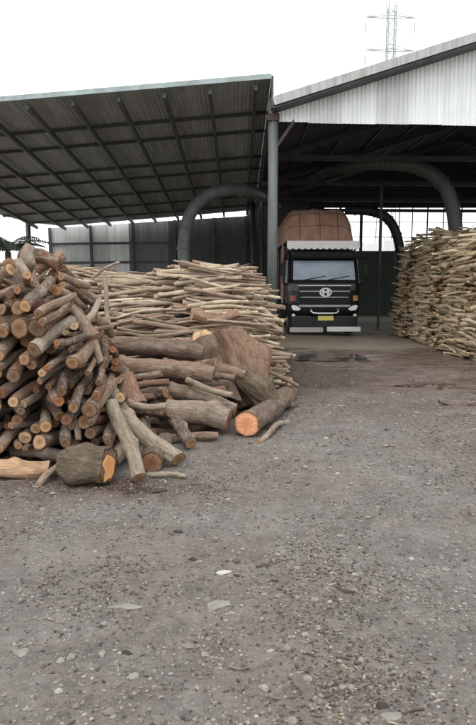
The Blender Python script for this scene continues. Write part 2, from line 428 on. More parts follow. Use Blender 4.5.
# ------------------------------------------------------------------ warehouse with the white gable
YG = 15.1
def zrake(x): return 5.67 + .304 * (x - .832)
XRG = 10.0; ZRG = zrake(XRG); XE, XE2 = .80, 2 * XRG - .80
def zgable(x): return zrake(x) if x < XRG else zrake(2 * XRG - x)
YWB = 34.0
wh = thing('warehouse', 'big dark warehouse with a white ribbed metal gable above the truck', 'warehouse', (XE, YG, 0))
g0, g1 = P(275, 122, YG), P(476, 126, YG)
zb = lambda x: g0.z + (g1.z - g0.z) * min(1.3, (x - g0.x) / (g1.x - g0.x)) if x < XRG else g0.z - .13
x = g0.x; k = 0
while x < XE2 - .1:
    u1 = min(x + .78, XE2 - .05); jag = random.uniform(-.012, .012)
    S(ribbed(x, u1 + .012, lambda u: [(u, YG + .003 * (k % 2), zb(u) + jag), (u, YG + .003 * (k % 2), max(zb(u) + .03, zgable(u) - .035))], Vector((0, -1, 0)), 8, .014), 'gable_sheet', MAT['gable'], wh)
    x = u1; k += 1
for sgn in (0, 1):
    a = Vector((XE, 0, zrake(XE))); b = Vector((XRG, 0, ZRG))
    if sgn: a.x = 2 * XRG - a.x
    # roof sheets run down the slope from ridge to eave
    y = YG - .5
    while y < YWB + .3:
        y1 = y + 1.0
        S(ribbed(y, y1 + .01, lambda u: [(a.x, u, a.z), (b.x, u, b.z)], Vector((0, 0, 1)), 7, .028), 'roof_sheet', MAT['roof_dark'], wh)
        y = y1
    d = (b - a).normalized()
    S(MB().bar(a + Vector((0, YG - .53, .075)), b + Vector((0, YG - .53, .075)), .03, .19), 'rake_flashing', MAT['roof_top'], wh)
    S(MB().bar(a + Vector((0, YG - .25, -.05)), b + Vector((0, YG - .25, -.05)), .46, .05), 'soffit', MAT['steel_dark'], wh)
    for yy in (15.4, 20.2, 25.0, 29.6, 33.6):      # roof trusses: rafters here, tie beams below
        S(MB().bar(a + Vector((0, yy, -.14)), b + Vector((0, yy, -.14)), .12, .18), 'rafter', MAT['steel_dark'], wh)
    for f in (.12, .28, .44, .6, .76, .92):
        q = a.lerp(b, f)
        S(MB().bar((q.x, YG, q.z - .03), (q.x, YWB, q.z - .03), .06, .05), 'purlin', MAT['steel_dark'], wh)
for yy in (15.4, 20.2, 25.0, 29.6, 33.6):
    S(MB().bar((XE, yy, 5.62), (XE2, yy, 5.5), .1, .16), 'tie_beam', MAT['steel_dark'], wh)
# back wall: closed at the left, an open mesh strip above a green dado at the right
xo = P(333, 230, YWB).x; zo = P(380, 208, YWB).z; zd = P(380, 251, YWB).z
x = XE; k = 0
while x < XE2:
    u1 = min(x + .95, XE2)
    for (z0, z1, mm, yy) in ([(-.05, 1, 'wall_dark', YWB)] if u1 < xo + .3 else [(-.05, zd, 'wall_green', YWB), (zo, 1, 'wall_dark', YWB)]):
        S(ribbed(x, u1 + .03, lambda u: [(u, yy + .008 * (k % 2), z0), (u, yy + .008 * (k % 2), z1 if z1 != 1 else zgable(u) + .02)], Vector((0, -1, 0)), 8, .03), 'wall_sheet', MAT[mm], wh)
    x = u1; k += 1
for px, wd in ((340, .1), (361, .16), (399, .05), (412, .05), (427, .07), (443, .05), (461, .06)):
    q = P(px, 230, YWB - .06); S(MB().box((q.x, q.y, (zo + zd) / 2), (wd, .06, zo - zd + .1)), 'mullion', MAT['steel_dark'], wh)
for py in (222, 237):
    q = P(400, py, YWB - .11); S(MB().bar((xo, q.y, q.z), (XE2, q.y, q.z - .05), .035, .035), 'mesh_rail', MAT['steel_dark'], wh)
for k in range(8):
    y0 = YG + .3 + k * 2.36
    S(ribbed(y0, y0 + 2.35, lambda u: [(XE2 - .05, u, -.05), (XE2 - .05, u, zgable(XE2) - .05)], Vector((-1, 0, 0)), 14, .03), 'side_wall_sheet', MAT['wall_dark'], wh)  # unseen side wall, added to keep the interior dark
q = P(380, 250, 23.5)
S(MB().tube([(q.x, q.y, -.05), (q.x, q.y, 5.5)], .055, 14), 'post', MAT['steel'], wh, smooth=True)
def arc_pts(ctrl, n=22):
    pts = [Vector(c) for c in ctrl]; out = []
    pts = [pts[0] * 2 - pts[1]] + pts + [pts[-1] * 2 - pts[-2]]
    for i in range(1, len(pts) - 2):
        for k in range(n // 3):
            t = k / (n // 3); p0, p1, p2, p3 = pts[i - 1:i + 3]
            out.append(.5 * ((2 * p1) + (p2 - p0) * t + (2 * p0 - 5 * p1 + 4 * p2 - p3) * t * t + (3 * p1 - p0 - 3 * p2 + p3) * t ** 3))
    out.append(pts[-2]); return out
def duct(parent, pts, r, mat, every=7):
    o = S(MB().tube(pts, r, 20), 'arched_duct', mat, parent, smooth=True)
    for i in range(4, len(pts) - 2, every):
        d = (pts[i + 1] - pts[i]).normalized(); f = MB().tube([pts[i] - d * .03, pts[i] + d * .03], r + .035, 20).build('flange', mat, o)
    return o
def grounded(p): return Vector((p.x, p.y, -.05))
la = [P(184, 262, 20.5), P(184, 243, 20.5), P(189, 217, 20.5), P(204, 198, 20.5), P(226, 190, 20.6), P(250, 191, 21.6), P(268, 199, 25), P(277, 206, 28.5)]
duct(shed, arc_pts([grounded(la[0])] + la), .20, MAT['duct'])
rr_ = [P(456, 255, 20.5), P(455, 225, 20.5), P(449, 195, 20.5), P(434, 175, 20.6), P(408, 165, 20.8), P(370, 163, 21.6), P(335, 168, 23.5), P(312, 176, 28)]
duct(wh, arc_pts([grounded(rr_[0])] + rr_), .225, MAT['duct'])
ba = [P(400, 262, 27), P(399, 245, 27), P(394, 228, 27), P(384, 216, 27), P(368, 211, 27.2), P(345, 210, 27.4)]
duct(wh, arc_pts([grounded(ba[0])] + ba), .2, MAT['duct_dark'])
# ------------------------------------------------------------------ power pylon beyond the roofs
YP = 190.0
pt = thing('power_pylon', 'pale lattice power pylon with two cross arms rising behind the white gable', 'pylon', (P(391, 40, YP).x, YP, 0))
pxm = lambda px, py: P(px, py, YP)
hw = (pxm(394.6, 40).x - pxm(387, 40).x) / 2
cx = pt.location.x; ztop = pxm(391, 3).z
legs = [(-1, -1), (1, -1), (1, 1), (-1, 1)]
def lw(z): return hw * (1 + max(0, (60 - z)) * .028)
for sx, sy in legs:
    S(MB().tube([(cx + sx * lw(0), YP + sy * lw(0), 0), (cx + sx * lw(60), YP + sy * lw(60), 60), (cx + sx * hw, YP + sy * hw, ztop)], .17, 6), 'leg', MAT['galv'], pt)
lat = MB(); z = 2.0; s_ = 1
while z < ztop - 2:
    z1 = z + 2.6 * max(1, lw(z) / hw * .8)
    a, b = lw(z), lw(min(z1, ztop))
    for sy in (-1, 1):
        lat.bar((cx - s_ * a, YP + sy * a, z), (cx + s_ * b, YP + sy * b, z1), .11, .11)
        lat.bar((cx + s_ * a, YP + sy * a, z), (cx - s_ * b, YP + sy * b, z1), .11, .11)
        lat.bar((cx - b, YP + sy * b, z1), (cx + b, YP + sy * b, z1), .1, .1)
    for sx in (-1, 1):
        lat.bar((cx + sx * a, YP - s_ * a, z), (cx + sx * b, YP + s_ * b, z1), .11, .11)
    z = z1; s_ = -s_
S(lat, 'lattice', MAT['galv'], pt)
for py, xl, xr, ins in ((17, 366, 415, True), (50, 365, 414, True), (84, 362, 418, True)):
    c = pxm(391, py); arm = MB()
    for x_ in (xl, xr):
        e = pxm(x_, py + (1 if x_ > 391 else 0)); 
        arm.bar((cx, YP - hw, c.z), e, .2, .2); arm.bar((cx, YP + hw, c.z), e, .2, .2)
        arm.bar((cx, YP, c.z + 1.6), e, .14, .14)
        for f in (.35, .65):
            m_ = Vector((cx, YP, c.z)).lerp(e, f); arm.bar(m_, m_ + Vector((0, 0, 1.6 * (1 - f))), .1, .1)
    S(arm, 'cross_arm', MAT['galv'], pt)
    for x_ in (xl, xr):
        e = pxm(x_, py + 1)
        S(MB().tube([e, e - Vector((0, 0, 1.2)), e - Vector((0, 0, 1.21)), e - Vector((0, 0, 3.9))], [.04, .04, .2, .2], 8), 'insulator', MAT['insul'], pt)

# pale sheets standing in for hazy trees far beyond the warehouse
far_trees = thing('far_tree_standin', 'pale sheets standing in for hazy far trees behind the warehouse mesh', 'tree stand-in', (8, 52, 0))
for k in range(14):
    u0 = 4 + k * 1.6
    zt = P(380, 242, 52).z + random.uniform(-.25, .25)
    S(ribbed(u0, u0 + 1.59, lambda u: [(u, 52, 0), (u, 52, zt)], Vector((0, -1, 0)), 10, .03), 'standin_sheet', MAT['gable'], far_trees)

# ------------------------------------------------------------------ truck
MAT['cab'] = paint('black_cab_paint', (.008, .009, .012), .16, 0, .3, 3, .02, .4)
MAT['black'] = paint('black_plastic', (.011, .012, .013), .55, 0, .3, 8, .1, .25)
MAT['rubber'] = paint('tyre_rubber', (.022, .021, .02), .85, 0, .3, 9)
MAT['glass'] = paint('windscreen_glass', (.42, .48, .56), .1, 0, .28, 1.6, 0, .8)
MAT['chrome'] = paint('chrome', (.72, .73, .74), .22, .9, .05, 4, .02)
MAT['slat'] = paint('grille_trim', (.30, .31, .32), .3, .6, .1, 4, .02)
MAT['lamp'] = paint('headlamp_lens', (.86, .87, .88), .15, 0, .04, 5, .02)
MAT['red_lamp'] = paint('red_lens', (.30, .07, .06), .2, 0, .1, 5, .02)
MAT['amber'] = paint('amber_lens', (.62, .30, .10), .2, 0, .1, 5, .02)
MAT['plate'] = paint('yellow_plate', (.72, .62, .16), .5, 0, .08, 9)
MAT['white'] = paint('white_paint', (.76, .75, .74), .5, 0, .1, 6)
MAT['greyw'] = paint('dull_white_paint', (.42, .39, .38), .5, 0, .15, 6)
MAT['canvas'] = paint('white_canvas', (.9, .89, .87), .85, 0, .08, 8, .3)
MAT['board'] = paint('cargo_board', (.20, .125, .10), .75, 0, .3, 6, .3)
MAT['rope'] = paint('rope', (.07, .045, .038), .9, 0, .2, 20)
def tarp_mat():
    t = NT('brown_tarpaulin'); v = t.coord('Object')
    n = t.noise(v, 1.6, 7, .65); c = t.mix(t.ramp(n, [(.35, 0), (.65, 1)]), (.36, .185, .13), (.50, .295, .215))
    c = t.mix(t.math('MULTIPLY', t.ramp(t.noise(t.coord('Object', (1, 1, .35)), 4, 5), [(.5, 0), (.62, 1)]), .5), c, (.50, .39, .30))
    t.bump(t.noise(v, 6, 6), .6, .03); return t.done(c, .8)
MAT['tarp'] = tarp_mat()

TX, TY = P(324, 320, 20).x, 20.0
tr = thing('truck', 'black cargo truck with a high tarpaulin-covered load parked under the roof', 'truck', (TX, TY, 0))
W2 = 1.15
XC = [-1.0, -.965, -.88, -.6, 0, .6, .88, .965, 1.0]
def setback(u): a = max(0, abs(u) - .80) / .20; return .17 * a * a
# side profile of the cab front (depth, height)
PROF = [(.10, .62), (.03, .80), (.0, 1.05), (.0, 1.45), (.03, 1.68), (.10, 1.80), (.36, 2.50), (.46, 2.64), (.70, 2.76), (1.3, 2.80), (1.85, 2.76), (1.9, 2.6), (1.9, .62)]
def cab_pt(u, d, z, out=0.0):
    tap = 1.0 - .035 * max(0, z - 1.75)
    return Vector((u * W2 * tap * (1 + 0), d + setback(u) - out, z))
mb = MB(); n = len(XC)
vs = [cab_pt(u, d, z) if d < 1.8 else cab_pt(u, d - setback(u), z) for (d, z) in PROF for u in XC]
fs = [(j * n + i, j * n + i + 1, (j + 1) * n + i + 1, (j + 1) * n + i) for j in range(len(PROF) - 1) for i in range(n - 1)]
m = len(PROF)
fs += [tuple(j * n for j in range(m)), tuple(j * n + n - 1 for j in range(m))[::-1], tuple(range(n)) + tuple((m - 1) * n + i for i in range(n))[::-1]]
mb.add(vs, fs); cab = mb.build('cab', MAT['cab'], tr, smooth=False, bevel=.015)
def skin(z0, z1, u0, u1, out, nu=8, nz=4):
    """a panel that follows the cab front, 'out' metres proud"""
    def dd(z):
        for (a, b), (c, d) in zip(PROF, PROF[1:]):
            if b <= z <= d and c < 1: return a + (c - a) * (z - b) / max(1e-6, d - b)
        return .46
    q = MB(); vs = []
    for o_ in (out, -.03):
        for j in range(nz + 1):
            for i in range(nu + 1):
                z = z0 + (z1 - z0) * j / nz; u = u0 + (u1 - u0) * i / nu
                vs.append(cab_pt(u, dd(z), z, o_))
    N = (nu + 1) * (nz + 1); fs = []
    for j in range(nz):
        for i in range(nu):
            a = j * (nu + 1) + i; fs.append((a, a + 1, a + nu + 2, a + nu + 1)); fs.append((N + a, N + a + nu + 1, N + a + nu + 2, N + a + 1))
    ring = [i for i in range(nu + 1)] + [j * (nu + 1) + nu for j in range(1, nz + 1)] + [nz * (nu + 1) + i for i in range(nu - 1, -1, -1)] + [j * (nu + 1) for j in range(nz - 1, 0, -1)]
    fs += [(ring[k], ring[(k + 1) % len(ring)], N + ring[(k + 1) % len(ring)], N + ring[k]) for k in range(len(ring))]
    return q.add(vs, fs)
ws = skin(1.80, 2.42, -.87, .87, .006).build('windscreen', MAT['glass'], tr)
for u in (-.93, .89): skin(1.78, 2.5, u, u + .04, .02, 2, 4).build('pillar', MAT['black'], tr)
for u0, u1 in ((-.55, .05), (.1, .7)):
    MB().bar(cab_pt(u0, .10, 1.80, .05), cab_pt(u1, .16, 1.92, .03), .02, .02).build('wiper', MAT['black'], tr)
skin(1.68, 1.775, -.9, .9, .02).build('cowl', MAT['black'], tr)
gr_ = skin(1.06, 1.66, -.72, .72, .012).build('grille', MAT['black'], tr)
for z, h_, u in ((1.60, .035, .74), (1.42, .03, .7), (1.23, .03, .66)):
    skin(z, z + h_, -u, u, .035, 8, 1).build('grille_slat', MAT['slat'], gr_)
skin(.93, 1.0, -.72, .72, .03, 8, 1).build('bumper_trim', MAT['greyw'], tr)
# front emblem: an oval ring with an upright-and-bar letter shape inside
em = MB(); N = 28; ec = Vector((0.03, -.05, 1.40)); ro, ri = (.20, .145), (.155, .105)
for k in range(N):
    a0, a1 = 2 * math.pi * k / N, 2 * math.pi * (k + 1) / N
    for (ra_, rb_) in ((ro, ri),):
        pts = [(ra_[0] * math.cos(a0), ra_[1] * math.sin(a0)), (ra_[0] * math.cos(a1), ra_[1] * math.sin(a1)), (rb_[0] * math.cos(a1), rb_[1] * math.sin(a1)), (rb_[0] * math.cos(a0), rb_[1] * math.sin(a0))]
        em.prism([(ec.x + p[0], ec.z + p[1]) for p in pts], 'Y', ec.y - .015, ec.y + .015)
for sx in (-1, 1):
    em.prism([(ec.x + sx * .045, ec.z - .11), (ec.x + sx * .10, ec.z - .085), (ec.x + sx * .125, ec.z), (ec.x + sx * .10, ec.z + .085), (ec.x + sx * .045, ec.z + .11)], 'Y', ec.y - .014, ec.y + .014)
em.box((ec.x, ec.y, ec.z), (.1, .026, .045))
em.build('front_emblem', MAT['white'], tr)
for sx in (-1, 1):
    # headlamp: black housing, bright lens, coloured marker above, fog lamp below
    hc = cab_pt(sx * .80, 0, .90)
    mbx = MB(); mbx.add([hc + Vector((sx * x, y, z)) for y in (-.05, .08) for (x, z) in ((-.20, -.05), (-.10, -.11), (.12, -.10), (.19, .05), (.14, .13), (-.06, .10))], [(5, 4, 3, 2, 1, 0), (6, 7, 8, 9, 10, 11)] + [(k, (k + 1) % 6, 6 + (k + 1) % 6, 6 + k) for k in range(6)])
    hl = mbx.build('headlight', MAT['black'], tr, bevel=.01)
    lm = MB(); lm.add([hc + Vector((sx * x, y - (0 if k not in (1, 2) else 0), z)) for y in (-.075, -.03) for k, (x, z) in enumerate(((-.17, -.03), (-.09, -.085), (.09, -.07), (.15, .05), (.10, .10), (-.04, .07)))], [(5, 4, 3, 2, 1, 0), (6, 7, 8, 9, 10, 11)] + [(k, (k + 1) % 6, 6 + (k + 1) % 6, 6 + k) for k in range(6)])
    lm.build('lens', MAT['lamp'], hl, bevel=.012)
    skin(1.13, 1.30, sx * .80, sx * .95, .03, 3, 2).build('marker_lamp', MAT['red_lamp'] if sx < 0 else MAT['amber'], tr)
    f = cab_pt(sx * .86, .03, .66)
    fl = MB().tube([f + Vector((0, -.06, 0)), f + Vector((0, .03, 0))], .075, 16).build('fog_lamp', MAT['black'], tr, smooth=False)
    MB().tube([f + Vector((0, -.068, 0)), f + Vector((0, -.05, 0))], .055, 16).build('lens', MAT['lamp'], fl)
    # mirrors on arms
    mm = MB().tube(arc_pts([cab_pt(sx * .99, .25, 2.45), Vector((sx * 1.30, .12, 2.48)), Vector((sx * 1.33, .08, 2.1)), Vector((sx * 1.33, .1, 1.7)), cab_pt(sx * .99, .2, 1.65)], 9), .018, 8).build('mirror_arm', MAT['black'], tr, smooth=True)
    MB().box((sx * 1.33, .10, 2.12), (.17, .09, .40)).build('mirror', MAT['black'], mm, bevel=.02)
    d_ = MB(); d_.add([(sx * (W2 + .006), .35, 1.72), (sx * (W2 + .006), 1.55, 1.72), (sx * (W2 * .975 + .006), 1.5, 2.45), (sx * (W2 * .975 + .006), .62, 2.45)], [(0, 1, 2, 3)]); d_.build('side_window', MAT['glass'], tr)
    # lower bumper bars
    MB().box((sx * .60 + .03, -.06, .22 if sx > 0 else .20), (1.08, .08, .16)).build('lower_bumper_bar', MAT['white'] if sx > 0 else MAT['greyw'], tr, bevel=.02)
    for (yy, wdt, xo_) in ((1.15, .28, 0), (5.3, .52, -.1), (6.6, .52, -.1)):
        wx = sx * (.98 + xo_)
        tyr = MB(); prof = [(.30, -.5), (.42, -.5), (.49, -.42), (.51, -.3), (.51, .3), (.49, .42), (.42, .5), (.30, .5)]; Nn = 28
        vs = [(wx + b * wdt, yy + a * math.cos(2 * math.pi * k / Nn), .51 + a * math.sin(2 * math.pi * k / Nn)) for k in range(Nn) for a, b in prof]
        fs = [(k * 8 + i, k * 8 + (i + 1) % 8, ((k + 1) % Nn) * 8 + (i + 1) % 8, ((k + 1) % Nn) * 8 + i) for k in range(Nn) for i in range(8)]
        wl_ = tyr.add(vs, fs).build('wheel', MAT['rubber'], tr, smooth=True)
        MB().tube([(wx - .4 * wdt, yy, .51), (wx + .4 * wdt, yy, .51)], .305, 20).build('rim', MAT['greyw'], wl_)
MB().box((0, .13, .45), (2.14, .34, .40)).build('bumper', MAT['cab'], tr, bevel=.03)
MB().tube(arc_pts([(-.40, -.02, .86), (-.44, -.14, .84), (-.36, -.18, .75), (0, -.2, .74), (.36, -.18, .75), (.44, -.14, .84), (.40, -.02, .86)], 12), .032, 10).build('bull_bar', MAT['chrome'], tr, smooth=True)
MB().box((.04, -.10, .58), (.50, .03, .15)).build('number_plate', MAT['plate'], tr, bevel=.006)
# dark visor over the screen and its stays
MB().prism([(-.04, 2.52), (.02, 2.46), (.42, 2.66), (.40, 2.72)], 'X', -1.06, 1.06).build('sun_visor', MAT['black'], tr, bevel=.01)
MB().box((0, .75, 2.84), (1.9, .5, .10)).build('roof_rack', MAT['slat'], tr, bevel=.01)
# cargo body: floor, boarded sides, front board, white fringe canopy
MB().box((0, 5.0, .98), (2.3, 6.2, .2)).build('cargo_floor', MAT['black'], tr)
for xx in (-.42, .42): MB().box((xx, 4.6, .74), (.1, 6.6, .26)).build('chassis_rail', MAT['black'], tr)
for sx in (-1, 1):
    for k in range(7):
        MB().box((sx * 1.17, 5.0, 1.24 + k * .265), (.05, 6.2, .255)).build('side_board', MAT['board'], tr, bevel=.006)
    for yy in (1.95, 3.5, 5.0, 6.5, 8.05):
        MB().box((sx * 1.215, yy, 2.03), (.05, .09, 2.05)).build('side_stake', MAT['greyw'] if yy < 2 else MAT['black'], tr)
for k in range(7):
    MB().box((0, 1.97, 1.24 + k * .265), (2.28, .05, .255)).build('front_board', MAT['board'], tr, bevel=.006)
cn = MB(); nsc = 12; cw = 2.36
top = []; 
for i in range(nsc * 6 + 1):
    u = i / (nsc * 6); x_ = -cw / 2 + cw * u; sc_ = .06 * abs(math.sin(math.pi * u * nsc))
    top.append((x_, 2.83 - sc_ * .9))
for i in range(len(top) - 1):
    (x0, z0), (x1, z1) = top[i], top[i + 1]
    y0 = .42 + .015 * math.sin(x0 * 17); y1 = .42 + .015 * math.sin(x1 * 17)
    cn.add([(x0, y0, z0), (x1, y1, z1), (x1, .46, 3.06), (x0, .46, 3.06), (x0, 1.95, 3.11), (x1, 1.95, 3.11)], [(0, 1, 2, 3), (3, 2, 5, 4)])
cn.build('canopy', MAT['canvas'], tr)
for sx in (-1, 1): MB().bar((sx * 1.16, .5, 2.98), (sx * 1.16, 1.95, 2.6), .04, .04).build('canopy_stay', MAT['slat'], tr)
# the load: a lumpy tarpaulin hump roped down
def loadz(u, y):
    e = max(0.0, 1 - abs(u) ** 7); f = min(1.0, (y - 1.75) / .55); g = min(1.0, (8.15 - y) / .5)
    top_ = 3.06 + 1.22 * e ** .5 * max(0, math.sin(math.pi / 2 * f)) ** .5 * max(0, g) ** .4
    top_ -= .03 * abs(math.sin(u * 4.2 + .4)) * e
    return top_ + (.07 * mnoise.noise(Vector((u * 2.5, y * 1.2, 3.3))) + .035 * mnoise.noise(Vector((u * 7, y * 3, 1.3)))) * e
NU, NY = 40, 44
ldv = [(1.23 * (-1 + 2 * i / NU), 1.75 + 6.4 * (j / NY) ** 1.25, 0) for j in range(NY + 1) for i in range(NU + 1)]
ldv = [(x_, y_, loadz(x_ / 1.23, y_)) for x_, y_, _ in ldv]
lf = [(j * (NU + 1) + i, j * (NU + 1) + i + 1, (j + 1) * (NU + 1) + i + 1, (j + 1) * (NU + 1) + i) for j in range(NY) for i in range(NU)]
load = MB().add(ldv, lf).build('tarpaulin', MAT['tarp'], tr, smooth=True)
for u in (-.52, .05, .55):
    MB().tube([(1.23 * u, y_ - .012, loadz(u, y_) + .006) for y_ in [1.75 + .04 * k for k in range(14)] + [2.4 + .4 * k for k in range(14)]], .006, 6).build('rope', MAT['rope'], load)
for y_ in (1.84, 2.03, 2.8, 4.2, 5.6):
    MB().tube([(1.23 * u, y_ - .012, loadz(u, y_) + .012) for u in [(-1 + k / 15) for k in range(31)]], .006, 6).build('rope', MAT['rope'], load)

# ------------------------------------------------------------------ young palm beyond the near pile
MAT['leaf'] = paint('palm_leaf', (.035, .05, .03), .5, 0, .4, 8)
MAT['trunk'] = paint('palm_trunk', (.12, .10, .08), .9, 0, .3, 9)
pb = P(8, 252, 16.5)
palm = thing('palm', 'dark leafy palm behind the near log pile at the left edge', 'palm', (pb.x, pb.y, 0))
S(MB().tube([(pb.x, pb.y, -.05), (pb.x + .03, pb.y, 1.2), (pb.x, pb.y, pb.z)], [.13, .1, .08], 12), 'trunk', MAT['trunk'], palm, smooth=True)
for k in range(13):
    az = 2 * math.pi * k / 13 + random.uniform(-.2, .2); el = random.uniform(.4, 1.35); L_ = random.uniform(1.0, 1.6)
    fr = MB(); prev = None; spine = []
    for s_ in range(11):
        t_ = s_ / 10; rr0 = L_ * t_ * math.cos(el * (1 - t_ * .5)); zz = L_ * t_ * math.sin(el) - 0.75 * L_ * t_ * t_ * .8
        spine.append(pb + Vector((rr0 * math.cos(az), rr0 * math.sin(az), zz)))
    fr.tube(spine, [.02 * (1 - .08 * i) for i in range(11)], 5)
    side = Vector((-math.sin(az), math.cos(az), 0))
    for i in range(2, 11):
        for sg in (-1, 1):
            for h in (0, .5):
                b0 = spine[i - 1].lerp(spine[i], h); dirn = (spine[i] - spine[i - 1]).normalized()
                ll = .38 * (1 - abs(i / 10 - .45)); tip = b0 + (side * sg * .8 + dirn * .6 + Vector((0, 0, -.35))).normalized() * ll
                wv = dirn * .022
                fr.add([b0 - wv, b0 + wv, b0.lerp(tip, .5) + wv * 1.1 + Vector((0, 0, .012)), tip, b0.lerp(tip, .5) - wv * 1.1 + Vector((0, 0, .012))], [(0, 1, 2, 3, 4)])
    S(fr, 'frond', MAT['leaf'], palm)

# ------------------------------------------------------------------ logs and sticks
def log_geo(seed, L, r, taper=.1, bend=.05, rough=.08, sides=14, rings=12, knots=2, split=0, tilt=.15, ridge=0):
    """Local X is the axis. Returns (tube verts, tube faces, [end disc (verts, faces, rad)])."""
    rg = random.Random(seed); o = Vector((rg.random() * 90, rg.random() * 90, rg.random() * 90))
    ph = rg.uniform(0, 6.28); ph2 = rg.uniform(0, 6.28); kn = [(rg.uniform(-.4, .4) * L, rg.uniform(0, 6.28), rg.uniform(.25, .5)) for _ in range(knots)]
    tl = [(rg.uniform(-tilt, tilt), rg.uniform(-tilt, tilt)) for _ in range(2)]
    V = []
    cut = [rg.uniform(0, 6.28) + k * 2.1 for k in range(split)]
    for i in range(rings + 1):
        t = i / rings - .5
        cy = bend * L * (math.cos(t * 3.14) - .64) * math.cos(ph) + bend * L * .45 * math.sin(t * 7 + ph2)
        cz = bend * L * (math.cos(t * 3.14) - .64) * math.sin(ph) + bend * L * .45 * math.sin(t * 6 + ph)
        for k in range(sides):
            a = 2 * math.pi * k / sides; rad = r * (1 - taper * t * 2)
            rad *= 1 + rough * 1.6 * mnoise.noise(o + Vector((t * L / r * .35, math.cos(a) * .9, math.sin(a) * .9))) + rough * .7 * mnoise.noise(o + Vector((t * L / r * .9, math.cos(a) * 3.2, math.sin(a) * 3.2)))
            if ridge: rad *= 1 + ridge * (abs(mnoise.noise(o + Vector((t * L * 2.2, math.cos(a) * 7, math.sin(a) * 7)))) * 2 - .5 + .6 * mnoise.noise(o + Vector((t * L * 9, math.cos(a) * 15, math.sin(a) * 15))))
            for (kx, ka, kh) in kn:
                d2 = ((t * L - kx) / (r * .9)) ** 2; da = abs((a - ka + math.pi) % (2 * math.pi) - math.pi)
                rad *= 1 + kh * (.6 if r < .06 else 1) * math.exp(-d2 * 2 - (da / .55) ** 2)
            for c in cut:      # flat split faces
                ca = math.cos(a - c)
                if ca > .15: rad = min(rad, r * (.25 + .12 * math.sin(c * 3)) / ca)
            y, z = rad * math.cos(a), rad * math.sin(a); x = t * L
            if i == 0: x += tl[0][0] * y + tl[0][1] * z
            if i == rings: x += tl[1][0] * y + tl[1][1] * z
            V.append((x, cy + y, cz + z))
    F = [(i * sides + k, i * sides + (k + 1) % sides, (i + 1) * sides + (k + 1) % sides, (i + 1) * sides + k) for i in range(rings) for k in range(sides)]
    ends = []
    for e, base, sg in ((0, 0, -1), (1, rings * sides, 1)):
        ring = [Vector(V[base + k]) for k in range(sides)]; c = sum(ring, Vector()) / sides
        ev = [c + Vector((sg * .002, 0, 0))] + [c.lerp(p, .55) + Vector((sg * .002 + sg * rg.uniform(0, .03) * r, 0, 0)) for p in ring] + [c.lerp(p, .985) for p in ring]
        ef = []
        for k in range(sides):
            k2 = (k + 1) % sides
            tri = (0, 1 + k, 1 + k2); quad = (1 + k, 1 + sides + k, 1 + sides + k2, 1 + k2)
            ef += [tri[::-1], quad[::-1]] if sg < 0 else [tri, quad]
        ends.append(([tuple(p) for p in ev], ef, [0.0] + [.55] * sides + [1.0] * sides))
    return V, F, ends
def geo_mesh(name, V, F, mat, rad=None, smooth=True):
    me = bpy.data.meshes.new(name); me.from_pydata(V, [], F); me.materials.append(mat)
    me.polygons.foreach_set('use_smooth', [smooth] * len(F))
    if rad is not None:
        a = me.attributes.new('rad', 'FLOAT', 'POINT'); a.data.foreach_set('value', rad)
        d = me.attributes.new('dir', 'FLOAT_VECTOR', 'POINT'); c = np.zeros(3); q = np.zeros((len(V), 3))
        for i, r in enumerate(rad):
            if r == 0: c = np.array(V[i])
            q[i] = np.array(V[i]) - c
        d.data.foreach_set('vector', q.ravel())
    return me
class Template:
    def __init__(s, seed, L, r, mat, endmat, body='bark', name='log', **kw):
        s.L, s.r = L, r; s.V, s.F, s.E = log_geo(seed, L, r, **kw)
        s.mat, s.endmat, s.body = mat, endmat, body
        s.me = geo_mesh(name + '_' + body, s.V, s.F, mat); s.em = [geo_mesh('sawn_end', *e[:2], endmat, e[2], False) for e in s.E]
        V = list(s.V); F = list(s.F); MI = [0] * len(F); RD = [0.0] * len(V)
        for e in s.E: F += [tuple(i + len(V) for i in f) for f in e[1]]; MI += [1] * len(e[1]); V += e[0]; RD += e[2]
        s.full = geo_mesh(name, V, F, mat, RD); s.full.materials.append(endmat); s.full.polygons.foreach_set('material_index', MI)
        s.arrV = np.array(s.V, dtype=np.float64); s.arrE = [np.array(e[0], dtype=np.float64) for e in s.E]

# named single logs, each with a mesh of its own ------------------------------------------
def lone_log(name, label, cat, a, b, r, mat='bark', end='cut', ends=(0, 1), seed=None, group=None, body='bark', **kw):
    a, b = Vector(a), Vector(b); d = b - a; L = d.length
    k = dict(taper=.06, bend=.03, rough=.09, sides=30, rings=max(14, int(L / .03)), knots=3, ridge=.05 if r > .045 else 0); k.update(kw)
    V, F, E = log_geo(seed if seed is not None else int(abs(a.x * 977 + b.y * 331 + r * 7919)), L, r, **k)
    t = thing(name, label, cat, (a + b) / 2, 0, group)
    t.rotation_mode = 'QUATERNION'; t.rotation_quaternion = d.to_track_quat('X', 'Z')
    link(body, geo_mesh(body, V, F, MAT[mat]), t)
    for e in ends: link('sawn_end', geo_mesh('sawn_end', *E[e][:2], MAT[end], E[e][2], False), t)
    STAMPS.append((a, b, r)); return t
STAMPS = []

